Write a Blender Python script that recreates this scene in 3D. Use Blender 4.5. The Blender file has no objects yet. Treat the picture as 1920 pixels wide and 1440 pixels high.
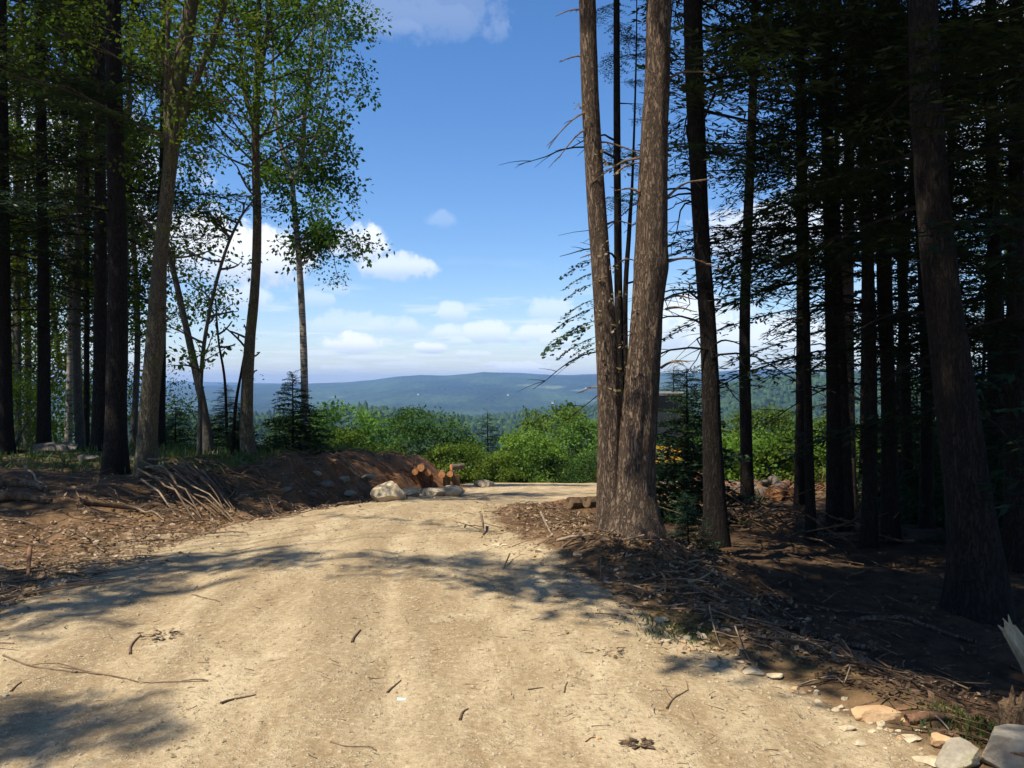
import bpy, math
import numpy as np
from mathutils import Vector

# ------------------------------------------------------------------ camera, world, sun, exposure
sc = bpy.context.scene
C = bpy.context.collection
FPX, ZC = 1566.0, 1.55            # focal length in photo pixels, eye height
cam = bpy.data.objects.new('camera', bpy.data.cameras.new('camera'))
C.objects.link(cam)
cam.location = (0, 0, ZC)
cam.rotation_euler = (math.radians(90), 0, 0)
cam.data.sensor_width = 36
cam.data.lens = 36 * FPX / 1920
cam.data.clip_start = 0.05
cam.data.clip_end = 40000
sc.camera = cam

SUN_EL = math.radians(60)
SUN_AZ = math.radians(238)        # clockwise from +Y : behind the camera, to the left
SUN = Vector((math.sin(SUN_AZ) * math.cos(SUN_EL), math.cos(SUN_AZ) * math.cos(SUN_EL), math.sin(SUN_EL)))
sl = bpy.data.lights.new('sun', 'SUN')
sl.energy = 5.0
sl.angle = math.radians(0.55)
sl.color = (1.0, 0.93, 0.80)
so = bpy.data.objects.new('sun', sl)
C.objects.link(so)
so.location = (0, 0, 60)
so.rotation_euler = (-SUN).to_track_quat('-Z', 'Y').to_euler()

sc.view_settings.view_transform = 'Standard'
sc.view_settings.look = 'None'
sc.view_settings.gamma = 1.0
sc.view_settings.use_curve_mapping = False
sc.view_settings.exposure = 0.55
cy = sc.cycles
cy.max_bounces = 5
cy.diffuse_bounces = 2
cy.glossy_bounces = 2
cy.transmission_bounces = 3
cy.transparent_max_bounces = 4
cy.volume_bounces = 0
cy.sample_clamp_indirect = 6
cy.use_denoising = True

world = bpy.data.worlds.new('World')
sc.world = world
world.use_nodes = True


def build_world():
    nt = world.node_tree
    N, L = nt.nodes, nt.links
    N.clear()

    def math_(op, a, b=None, c=None, clamp=False):
        n = N.new('ShaderNodeMath')
        n.operation = op
        n.use_clamp = clamp
        for i, v in enumerate((a, b, c)):
            if v is None:
                continue
            if isinstance(v, (int, float)):
                n.inputs[i].default_value = v
            else:
                L.new(v, n.inputs[i])
        return n.outputs[0]

    def smooth(v, a, b):
        n = N.new('ShaderNodeMapRange')
        n.interpolation_type = 'SMOOTHSTEP'
        L.new(v, n.inputs['Value'])
        n.inputs['From Min'].default_value = a
        n.inputs['From Max'].default_value = b
        return n.outputs['Result']

    def noise(vec, scale, detail=4, rough=0.55):
        n = N.new('ShaderNodeTexNoise')
        n.inputs['Scale'].default_value = scale
        n.inputs['Detail'].default_value = detail
        n.inputs['Roughness'].default_value = rough
        L.new(vec, n.inputs['Vector'])
        return n.outputs['Fac']

    sky = N.new('ShaderNodeTexSky')
    sky.sky_type = 'NISHITA'
    sky.sun_disc = False
    sky.sun_elevation = SUN_EL
    sky.sun_rotation = SUN_AZ
    sky.altitude = 300
    sky.air_density = 1.0
    sky.dust_density = 0.4
    sky.ozone_density = 3.0
    tc = N.new('ShaderNodeTexCoord')
    sep = N.new('ShaderNodeSeparateXYZ')
    L.new(tc.outputs['Generated'], sep.inputs[0])
    X, Y, Z = sep.outputs
    az = math_('ARCTAN2', X, Y)
    el = math_('ARCSINE', Z)
    cmb = N.new('ShaderNodeCombineXYZ')
    L.new(az, cmb.inputs[0])
    L.new(el, cmb.inputs[1])
    v = cmb.outputs[0]
    n1 = noise(v, 22, 6, 0.62)
    n2 = noise(v, 60, 4, 0.6)
    pert = math_('ADD', math_('MULTIPLY', math_('SUBTRACT', n1, 0.5), 3.2), math_('MULTIPLY', math_('SUBTRACT', n2, 0.5), 1.7))
    # single clouds of the view: px, py, half width, half height, strength
    blobs = [(672, 462, 62, 42, 0.85), (745, 500, 78, 27, 0.66), (828, 412, 30, 18, 0.16), (662, 646, 66, 24, 0.95),
             (848, 586, 34, 22, 0.55), (748, 612, 72, 22, 0.45), (834, 624, 36, 20, 0.6), (918, 624, 52, 24, 0.7),
             (1000, 626, 52, 22, 0.7), (808, 652, 34, 12, 0.9), (1040, 580, 50, 30, 0.45), (470, 478, 120, 62, 0.95),
             (320, 450, 130, 70, 0.9), (640, 610, 80, 30, 0.35), (1300, 610, 120, 60, 0.8), (1440, 640, 150, 50, 0.7),
             (980, 690, 60, 14, 0.8), (700, 672, 70, 9, 0.5), (640, 690, 50, 8, 0.5), (760, 684, 60, 8, 0.45), (880, 664, 46, 10, 0.6), (920, 684, 40, 8, 0.6), (1060, 668, 50, 12, 0.6), (1040, 640, 40, 12, 0.5), (600, 664, 44, 9, 0.5), (860, 640, 26, 9, 0.45), (720, 640, 24, 8, 0.45), (590, 560, 40, 18, 0.35), (640, 545, 22, 12, 0.25), (460, 560, 60, 26, 0.5), (770, 34, 190, 40, 0.15), (850, 14, 120, 46, 0.12), (730, 50, 100, 18, 0.16),
             (1500, 430, 190, 70, 0.7), (1720, 330, 200, 120, 0.6), (1860, 140, 140, 140, 0.55), (120, 300, 200, 120, 0.6)]
    cov, shade = None, None
    for px, py, w, h, s in blobs:
        a0 = math.atan2(px - 960, FPX)
        e0 = math.atan2(720 - py, math.hypot(FPX, px - 960))
        da = math_('MULTIPLY', math_('SUBTRACT', az, a0), FPX / w)
        de = math_('MULTIPLY', math_('SUBTRACT', el, e0), FPX / h)
        d = math_('ADD', math_('MULTIPLY', da, da), math_('MULTIPLY', de, de))
        m = math_('MULTIPLY', smooth(math_('ADD', d, pert), 1.15, 0.30), s)
        sh = math_('MULTIPLY', m, smooth(de, -0.9, 0.3))
        cov = m if cov is None else math_('MAXIMUM', cov, m)
        shade = sh if shade is None else math_('MAXIMUM', shade, sh)
    # layers of small cumulus all round, on a plane high above
    zz = math_('ADD', math_('MAXIMUM', Z, 0.0), 0.035)
    pl = N.new('ShaderNodeCombineXYZ')
    L.new(math_('DIVIDE', X, zz), pl.inputs[0])
    L.new(math_('DIVIDE', Y, zz), pl.inputs[1])
    p1 = noise(pl.outputs[0], 0.85, 6, 0.6)
    lay = math_('MULTIPLY', smooth(p1, 0.50, 0.66), smooth(el, 0.17, 0.035))
    lay = math_('MULTIPLY', lay, 0.62)
    p3 = noise(pl.outputs[0], 2.6, 3, 0.55)
    lay2 = math_('MULTIPLY', smooth(p3, 0.42, 0.7), smooth(el, 0.085, 0.01))
    lay = math_('MAXIMUM', lay, math_('MULTIPLY', lay2, 0.55))
    cov = math_('MAXIMUM', cov, lay)
    shade = math_('MAXIMUM', shade, math_('MULTIPLY', lay, 0.8))
    tint = N.new('ShaderNodeMix')
    tint.data_type = 'RGBA'
    L.new(math_('DIVIDE', shade, math_('ADD', cov, 0.001)), tint.inputs['Factor'])
    tint.inputs[6].default_value = (5.4, 6.4, 8.0, 1)
    tint.inputs[7].default_value = (9.2, 9.5, 9.9, 1)
    # a richer blue, as the camera recorded it
    hsv = N.new('ShaderNodeHueSaturation')
    hsv.inputs['Saturation'].default_value = 1.24
    L.new(sky.outputs[0], hsv.inputs['Color'])
    mix = N.new('ShaderNodeMix')
    mix.data_type = 'RGBA'
    L.new(cov, mix.inputs['Factor'])
    blue = N.new('ShaderNodeMix')
    blue.data_type = 'RGBA'
    blue.blend_type = 'MULTIPLY'
    blue.inputs['Factor'].default_value = 1.0
    L.new(hsv.outputs[0], blue.inputs[6])
    blue.inputs[7].default_value = (1.28, 1.25, 1.36, 1)
    L.new(blue.outputs[2], mix.inputs[6])
    L.new(tint.outputs[2], mix.inputs[7])
    bg = N.new('ShaderNodeBackground')
    bg.inputs['Strength'].default_value = 0.085
    L.new(mix.outputs[2], bg.inputs['Color'])
    out = N.new('ShaderNodeOutputWorld')
    L.new(bg.outputs[0], out.inputs['Surface'])


build_world()

# ------------------------------------------------------------------ numeric helpers
rng = np.random.default_rng(11)


def _hash(ix, iy, seed):
    h = (ix.astype(np.int64) * 374761393 + iy.astype(np.int64) * 668265263 + seed * 974634777) & 0xFFFFFFFF
    h = ((h ^ (h >> 13)) * 1274126177) & 0xFFFFFFFF
    return ((h ^ (h >> 16)) & 0xFFFF) / 65535.0


def vnoise(x, y, seed=0):
    x = np.asarray(x, float)
    y = np.asarray(y, float)
    ix, iy = np.floor(x), np.floor(y)
    fx, fy = x - ix, y - iy
    fx = fx * fx * (3 - 2 * fx)
    fy = fy * fy * (3 - 2 * fy)
    a, b = _hash(ix, iy, seed), _hash(ix + 1, iy, seed)
    c, d = _hash(ix, iy + 1, seed), _hash(ix + 1, iy + 1, seed)
    return (a * (1 - fx) + b * fx) * (1 - fy) + (c * (1 - fx) + d * fx) * fy - 0.5


def fbm(x, y, seed=0, oct=4, gain=0.5):
    t, a, f = 0, 1.0, 1.0
    for o in range(oct):
        t = t + a * vnoise(np.asarray(x) * f + 17.3 * o, np.asarray(y) * f - 9.1 * o, seed + o)
        a *= gain
        f *= 2.03
    return t


def sstep(t):
    t = np.clip(t, 0, 1)
    return t * t * (3 - 2 * t)


def table(pts, lo=-200.0, hi=400.0, sigma=1.0):
    xs = np.arange(lo, hi, 0.1)
    ys = np.interp(xs, [p[0] for p in pts], [p[1] for p in pts])
    k = np.exp(-0.5 * (np.arange(-40, 41) * 0.1 / sigma) ** 2)
    k /= k.sum()
    ys = np.convolve(np.pad(ys, 40, mode='edge'), k, mode='valid')
    return lambda q: np.interp(q, xs, ys)


PROF = table([(-200, 4), (-30, 0.3), (0, 0), (8, 0.0), (10, -0.06), (12, -0.24), (16, -0.62), (20, -1.02), (25, -1.50), (31, -2.10),
              (35, -3.0), (45, -6.0), (70, -13), (400, -60)], sigma=1.0)
XL = table([(-20, -5.5), (0, -4.3), (6, -3.75), (9, -3.35), (11, -3.0), (13, -2.7), (15, -2.35), (18, -2.2), (22, -1.2), (26, -1.6), (40, -4)], sigma=0.6)
XR = table([(-20, 3.6), (0, 2.9), (3, 2.15), (3.7, 1.78), (5.3, 1.08), (7.8, 0.25), (10, -0.15), (12, -0.1), (14, 0.6), (17, 2.2), (22, 5.5), (28, 10), (40, 14)], sigma=0.6)
BH = table([(-20, 0.1), (4, 0.05), (7, 0.16), (9, 0.24), (11, 0.36), (13, 0.56), (16, 0.80), (20, 0.82), (24, 0.62), (28, 0.3), (32, 0)], sigma=0.8)
BW = table([(-20, 4), (7, 4), (9, 3.4), (11, 2.4), (13, 1.3), (40, 1.4)], sigma=0.7)


def hgt(x, y):
    x = np.asarray(x, float)
    y = np.asarray(y, float)
    xl, xr = XL(y), XR(y)
    z = PROF(y)
    # road crown
    c, w = (xl + xr) / 2, (xr - xl) / 2
    z = z + 0.09 * np.clip(1 - ((x - c) / w) ** 2, 0, 1) * np.clip((16 - y) / 4, 0, 1)
    d = xl - x
    far = np.clip((y - 9) / 3, 0, 1)
    edge = d + 0.30 * fbm(x * 0.9, y * 0.9, 5, 3)
    z = z + BH(y) * sstep(edge / BW(y)) - 0.10 * far * np.exp(-((d - 0.05) / 0.22) ** 2) * (y < 19)
    z = z + 0.015 * np.clip(d, 0, 20)
    dr = x - xr
    rd = np.clip((20 - y) / 5, 0.15, 1)
    z = z - 0.26 * sstep(dr / 1.9) * rd + 0.05 * np.exp(-((dr - 0.35) / 0.3) ** 2) * rd
    z = z + 0.26 * np.exp(-((x - 1.15) ** 2 + (y - 7.7) ** 2) / 0.9)
    off = np.clip(np.maximum(d, dr) / 0.8, 0, 1)
    n1 = fbm(x * 0.45, y * 0.45, 31, 3)
    n2 = fbm(x * 2.1, y * 2.1, 41, 4)
    n3 = fbm(x * 4.3, y * 4.3, 61, 3)
    bk = far * np.exp(-((d - 0.7) / 0.9) ** 2)
    z = z + bk * (0.14 * n3 + 0.10 * n2)
    z = z + off * (0.16 * n1 + 0.10 * n2) + (1 - off) * (0.03 * n1 + 0.028 * n2)
    # wheel ruts worn into the road
    t = (x - c)
    for r0, a in ((-0.95, 0.02), (0.55, 0.022), (-0.1, 0.012)):
        z = z - a * np.exp(-((t - r0) / 0.16) ** 2) * (1 - off)
    return z


def gz(x, y):
    return float(hgt(x, y))


def G(px, py):
    """ground point seen at a photo pixel"""
    ys = np.exp(np.linspace(math.log(2.0), math.log(60), 3000))
    xs = ys * (px - 960) / FPX
    zr = ZC + (720 - py) / FPX * ys
    below = hgt(xs, ys) > zr
    k = int(np.argmax(below)) if below.any() else len(ys) - 1
    return np.array((xs[k], ys[k], gz(xs[k], ys[k])))


def W(px, py, y):
    return np.array((y * (px - 960) / FPX, y, ZC + (720 - py) / FPX * y))


def norm(v):
    v = np.asarray(v, float)
    return v / (np.linalg.norm(v, axis=-1, keepdims=True) + 1e-12)


def catmull(P, n):
    P = np.asarray(P, float)
    if len(P) < 3:
        t = np.linspace(0, 1, n)[:, None]
        return P[0] * (1 - t) + P[-1] * t
    E = np.vstack([2 * P[0] - P[1], P, 2 * P[-1] - P[-2]])
    u = np.linspace(0, len(P) - 1 - 1e-9, n)
    i = u.astype(int)
    t = (u - i)[:, None]
    a, b, c, d = E[i], E[i + 1], E[i + 2], E[i + 3]
    return 0.5 * (2 * b + (c - a) * t + (2 * a - 5 * b + 4 * c - d) * t ** 2 + (3 * b - a - 3 * c + d) * t ** 3)


class MB:
    """collects vertices and faces for ONE mesh"""

    def __init__(self):
        self.V, self.F, self.M, self.n = [], [], [], 0

    def add(self, V, F, mi=0):
        V = np.asarray(V, float).reshape(-1, 3)
        F = np.asarray(F, int)
        self.V.append(V)
        self.F.append(F + self.n)
        self.M.append(mi)
        self.n += len(V)
        return self

    def quads(self, Q, mi=0):
        Q = np.asarray(Q, float)
        if len(Q):
            self.add(Q.reshape(-1, 3), np.arange(len(Q) * 4).reshape(-1, 4), mi)
        return self

    def tube(self, P, R, n=6, cap=True, rough=0.0, seed=0, mi=0):
        P = np.asarray(P, float)
        R = np.broadcast_to(np.asarray(R, float), (len(P),))
        T = norm(np.gradient(P, axis=0))
        ref = np.array((0.0, 1, 0)) if abs(T[:, 1]).mean() < 0.8 else np.array((1.0, 0, 0))
        A = norm(np.cross(T, ref))
        B = np.cross(T, A)
        th = np.linspace(0, 2 * np.pi, n, endpoint=False)
        rr = R[:, None] * np.ones(n)
        if rough:
            k = np.cumsum(np.r_[0, np.linalg.norm(np.diff(P, axis=0), axis=1)])
            cx, cyy = np.cos(th) * 2.2, np.sin(th) * 2.2
            rr = rr * (1 + rough * (fbm(cx[None] * 1.3 + k[:, None] * 0.5 + seed, cyy[None] * 1.3 + k[:, None] * 1.1, seed, 3)))
        V = P[:, None] + rr[..., None] * (np.cos(th)[None, :, None] * A[:, None] + np.sin(th)[None, :, None] * B[:, None])
        m = len(P)
        i = np.arange(m - 1)[:, None] * n
        j = np.arange(n)[None]
        F = np.stack([i + j, i + (j + 1) % n, i + n + (j + 1) % n, i + n + j], -1).reshape(-1, 4)
        o = self.n
        self.add(V.reshape(-1, 3), F, mi)
        if cap:
            self.F.append(np.arange(o, o + n)[None])
            self.M.append(mi)
            self.F.append(np.arange(o + (m - 1) * n, o + m * n)[None, ::-1])
            self.M.append(mi)
        return self

    def mesh(self, name, mats, smooth=False):
        me = bpy.data.meshes.new(name)
        if not self.V:
            return me
        V = np.concatenate(self.V)
        tot = np.concatenate([np.full(len(f), f.shape[1]) for f in self.F])
        idx = np.concatenate([f.ravel() for f in self.F])
        me.vertices.add(len(V))
        me.vertices.foreach_set('co', V.astype(np.float32).ravel())
        me.loops.add(len(idx))
        me.loops.foreach_set('vertex_index', idx.astype(np.int32))
        me.polygons.add(len(tot))
        me.polygons.foreach_set('loop_start', np.r_[0, np.cumsum(tot)[:-1]].astype(np.int32))
        me.polygons.foreach_set('loop_total', tot.astype(np.int32))
        mats = mats if isinstance(mats, (list, tuple)) else [mats]
        for m in mats:
            me.materials.append(m)
        if len(mats) > 1:
            me.polygons.foreach_set('material_index', np.concatenate([np.full(len(f), m) for f, m in zip(self.F, self.M)]).astype(np.int32))
        me.polygons.foreach_set('use_smooth', np.full(len(tot), smooth))
        me.update(calc_edges=True)
        return me

    def obj(self, name, mats, parent=None, smooth=False, loc=None):
        o = bpy.data.objects.new(name, self.mesh(name, mats, smooth))
        C.objects.link(o)
        if parent is not None:
            o.parent = parent
        if loc is not None:
            o.location = loc
        return o


def tag(o, label=None, cat=None, group=None, kind=None):
    if label:
        o['label'] = label
    if cat:
        o['category'] = cat
    if group:
        o['group'] = group
    if kind:
        o['kind'] = kind
    return o


def thing(name, label, cat, loc=(0, 0, 0), group=None, rz=0.0):
    o = bpy.data.objects.new(name, None)
    o.empty_display_size = 0.2
    C.objects.link(o)
    o.location = loc
    o.rotation_euler = (0, 0, rz)
    return tag(o, label, cat, group)


def dup(root, loc, rz=0.0, s=1.0, label=None, group=None):
    r = root.copy()
    C.objects.link(r)
    r.location = loc
    r.rotation_euler = (0, 0, rz)
    r.scale = (s, s, s)
    if label:
        r['label'] = label
    if group:
        r['group'] = group
    for ch in list(root.children):
        c = ch.copy()
        C.objects.link(c)
        c.parent = r
    return r


# ------------------------------------------------------------------ materials
def nodes(name):
    m = bpy.data.materials.new(name)
    m.use_nodes = True
    nt = m.node_tree
    nt.nodes.clear()
    return m, nt, nt.nodes, nt.links


class NB:
    def __init__(self, nt):
        self.nt, self.N, self.L = nt, nt.nodes, nt.links

    def put(self, s, v):
        if isinstance(v, (int, float)):
            s.default_value = v
        elif isinstance(v, (tuple, list)):
            s.default_value = tuple(v) + ((1,) if len(v) == 3 and len(s.default_value) == 4 else ())
        else:
            self.L.new(v, s)

    def math(self, op, a, b=0.0, clamp=False):
        n = self.N.new('ShaderNodeMath')
        n.operation = op
        n.use_clamp = clamp
        self.put(n.inputs[0], a)
        self.put(n.inputs[1], b)
        return n.outputs[0]

    def coord(self, kind='Object', scale=(1, 1, 1)):
        t = self.N.new('ShaderNodeTexCoord')
        m = self.N.new('ShaderNodeMapping')
        m.inputs['Scale'].default_value = scale
        if kind == 'World':
            g = self.N.new('ShaderNodeNewGeometry')
            self.L.new(g.outputs['Position'], m.inputs['Vector'])
        else:
            self.L.new(t.outputs[kind], m.inputs['Vector'])
        return m.outputs[0]

    def noise(self, vec, scale, detail=4, rough=0.55, dist=0.0):
        n = self.N.new('ShaderNodeTexNoise')
        n.inputs['Scale'].default_value = scale
        n.inputs['Detail'].default_value = detail
        n.inputs['Roughness'].default_value = rough
        n.inputs['Distortion'].default_value = dist
        self.L.new(vec, n.inputs['Vector'])
        return n.outputs['Fac']

    def voronoi(self, vec, scale, feature='F1', out='Distance'):
        n = self.N.new('ShaderNodeTexVoronoi')
        n.feature = feature
        n.inputs['Scale'].default_value = scale
        self.L.new(vec, n.inputs['Vector'])
        return n.outputs[out]

    def ramp(self, fac, a, b, smooth=True):
        n = self.N.new('ShaderNodeMapRange')
        n.interpolation_type = 'SMOOTHSTEP' if smooth else 'LINEAR'
        self.put(n.inputs['Value'], fac)
        n.inputs['From Min'].default_value = a
        n.inputs['From Max'].default_value = b
        return n.outputs['Result']

    def mix(self, fac, a, b, mode='MIX'):
        n = self.N.new('ShaderNodeMix')
        n.data_type = 'RGBA'
        n.blend_type = mode
        self.put(n.inputs['Factor'], fac)
        self.put(n.inputs[6], a)
        self.put(n.inputs[7], b)
        return n.outputs[2]

    def attr(self, name):
        n = self.N.new('ShaderNodeAttribute')
        n.attribute_name = name
        return n.outputs['Fac']

    def bump(self, h, strength=0.5, dist=0.02, normal=None):
        n = self.N.new('ShaderNodeBump')
        n.inputs['Strength'].default_value = strength
        n.inputs['Distance'].default_value = dist
        self.L.new(h, n.inputs['Height'])
        if normal is not None:
            self.L.new(normal, n.inputs['Normal'])
        return n.outputs[0]

    def principled(self, col, rough=0.9, normal=None, spec=0.25, metallic=0.0):
        b = self.N.new('ShaderNodeBsdfPrincipled')
        self.put(b.inputs['Base Color'], col)
        self.put(b.inputs['Roughness'], rough)
        b.inputs['Specular IOR Level'].default_value = spec
        b.inputs['Metallic'].default_value = metallic
        if normal is not None:
            self.L.new(normal, b.inputs['Normal'])
        o = self.N.new('ShaderNodeOutputMaterial')
        self.L.new(b.outputs[0], o.inputs['Surface'])
        return b


def bark_mat(name, lo, hi, sc_=1.0, bump=1.0, moss=None):
    m, nt, N, L = nodes(name)
    b = NB(nt)
    v = b.coord('Object', (1, 1, 0.16))
    n1 = b.noise(b.coord('Object', (1, 1, 0.2)), 38 * sc_, 6, 0.6, 0.8)
    n2 = b.noise(b.coord('Object', (1, 1, 0.5)), 62 * sc_, 5, 0.65)
    n3 = b.noise(b.coord('Object', (1, 1, 0.4)), 2.2, 4)
    ridge_ = b.ramp(b.math('ABSOLUTE', b.math('SUBTRACT', n1, 0.5)), 0.0, 0.11)
    f = b.math('ADD', b.math('MULTIPLY', ridge_, 0.36), b.math('MULTIPLY', n2, 0.64))
    col = b.mix(b.ramp(f, 0.25, 0.80), lo, hi)
    col = b.mix(b.math('MULTIPLY', b.ramp(n3, 0.4, 0.7), 0.5), col, tuple(c * 0.5 for c in hi))
    if moss:
        nm = b.noise(b.coord('Object'), 3.5, 4)
        col = b.mix(b.math('MULTIPLY', b.ramp(nm, 0.52, 0.72), 0.6), col, moss)
    nrm = b.bump(f, 0.9 * bump, 0.025)
    b.principled(col, 0.92, nrm, 0.15)
    return m


def birch_mat():
    m, nt, N, L = nodes('birch_bark')
    b = NB(nt)
    v = b.coord('Object', (1, 1, 5.0))
    n1 = b.noise(v, 4.5, 5, 0.65)
    n2 = b.noise(b.coord('Object', (1, 1, 0.6)), 3.0, 4)
    col = b.mix(b.ramp(n1, 0.50, 0.62), (0.30, 0.265, 0.215), (0.05, 0.042, 0.034))
    col = b.mix(b.ramp(n2, 0.5, 0.7), col, (0.13, 0.11, 0.085))
    b.principled(col, 0.8, b.bump(n1, 0.5, 0.01), 0.2)
    return m


def leaf_mat(name, c1, c2, trans=0.35, gloss=0.06, vary=0.55, wscale=0.9):
    m, nt, N, L = nodes(name)
    b = NB(nt)
    n1 = b.noise(b.coord('World'), wscale, 3)
    n2 = b.noise(b.coord('World'), 16.0, 2)
    oi = N.new('ShaderNodeObjectInfo')
    col = b.mix(b.ramp(b.math('ADD', b.math('MULTIPLY', n1, 0.6), b.math('MULTIPLY', n2, 0.4)), 0.32, 0.68), c1, c2)
    r = b.math('ADD', b.math('MULTIPLY', oi.outputs['Random'], vary), 1 - vary / 2)
    hs = N.new('ShaderNodeHueSaturation')
    L.new(col, hs.inputs['Color'])
    L.new(r, hs.inputs['Value'])
    hs.inputs['Saturation'].default_value = 1.0
    L.new(b.math('ADD', b.math('MULTIPLY', oi.outputs['Random'], 0.03), 0.485), hs.inputs['Hue'])
    col = hs.outputs[0]
    d = N.new('ShaderNodeBsdfDiffuse')
    L.new(col, d.inputs['Color'])
    t = N.new('ShaderNodeBsdfTranslucent')
    tcol = b.mix(1.0, col, (1.25, 1.15, 0.45), 'MULTIPLY')
    L.new(tcol, t.inputs['Color'])
    ms = N.new('ShaderNodeMixShader')
    ms.inputs[0].default_value = trans
    L.new(d.outputs[0], ms.inputs[1])
    L.new(t.outputs[0], ms.inputs[2])
    res = ms.outputs[0]
    if gloss:
        g = N.new('ShaderNodeBsdfGlossy')
        g.inputs['Roughness'].default_value = 0.42
        g.inputs['Color'].default_value = (1, 1, 1, 1)
        m2 = N.new('ShaderNodeMixShader')
        m2.inputs[0].default_value = gloss
        L.new(res, m2.inputs[1])
        L.new(g.outputs[0], m2.inputs[2])
        res = m2.outputs[0]
    o = N.new('ShaderNodeOutputMaterial')
    L.new(res, o.inputs['Surface'])
    return m


def simple_mat(name, c1, c2, scale=6.0, rough=0.85, bump=0.4, dist=0.02, spec=0.25, metallic=0.0, stretch=(1, 1, 1)):
    m, nt, N, L = nodes(name)
    b = NB(nt)
    n1 = b.noise(b.coord('Object', stretch), scale, 5, 0.6)
    n2 = b.noise(b.coord('Object', stretch), scale * 7, 4, 0.6)
    f = b.math('ADD', b.math('MULTIPLY', n1, 0.65), b.math('MULTIPLY', n2, 0.35))
    b.principled(b.mix(b.ramp(f, 0.35, 0.65), c1, c2), rough, b.bump(f, bump, dist), spec, metallic)
    return m


def rock_mat(name, c1, c2, lichen=None):
    m, nt, N, L = nodes(name)
    b = NB(nt)
    n1 = b.noise(b.coord('Object'), 3.0, 6, 0.65)
    n2 = b.noise(b.coord('Object'), 34, 5, 0.65)
    f = b.math('ADD', b.math('MULTIPLY', n1, 0.6), b.math('MULTIPLY', n2, 0.4))
    col = b.mix(b.ramp(f, 0.34, 0.66), c1, c2)
    if lichen:
        col = b.mix(b.math('MULTIPLY', b.ramp(b.noise(b.coord('Object'), 6, 4), 0.52, 0.62), 0.75), col, lichen)
    b.principled(col, 0.9, b.bump(f, 0.6, 0.02), 0.2)
    return m


def cut_mat():
    m, nt, N, L = nodes('cut_wood')
    b = NB(nt)
    v = b.coord('Object')
    w = N.new('ShaderNodeTexWave')
    w.wave_type = 'RINGS'
    w.rings_direction = 'Z'
    w.inputs['Scale'].default_value = 9
    w.inputs['Distortion'].default_value = 2.5
    L.new(v, w.inputs['Vector'])
    n = b.noise(v, 7, 4)
    col = b.mix(w.outputs['Fac'], (0.42, 0.17, 0.055), (0.62, 0.33, 0.14))
    col = b.mix(b.ramp(n, 0.45, 0.7), col, (0.44, 0.15, 0.045))
    b.principled(col, 0.8, b.bump(w.outputs['Fac'], 0.2, 0.005), 0.2)
    return m


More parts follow.
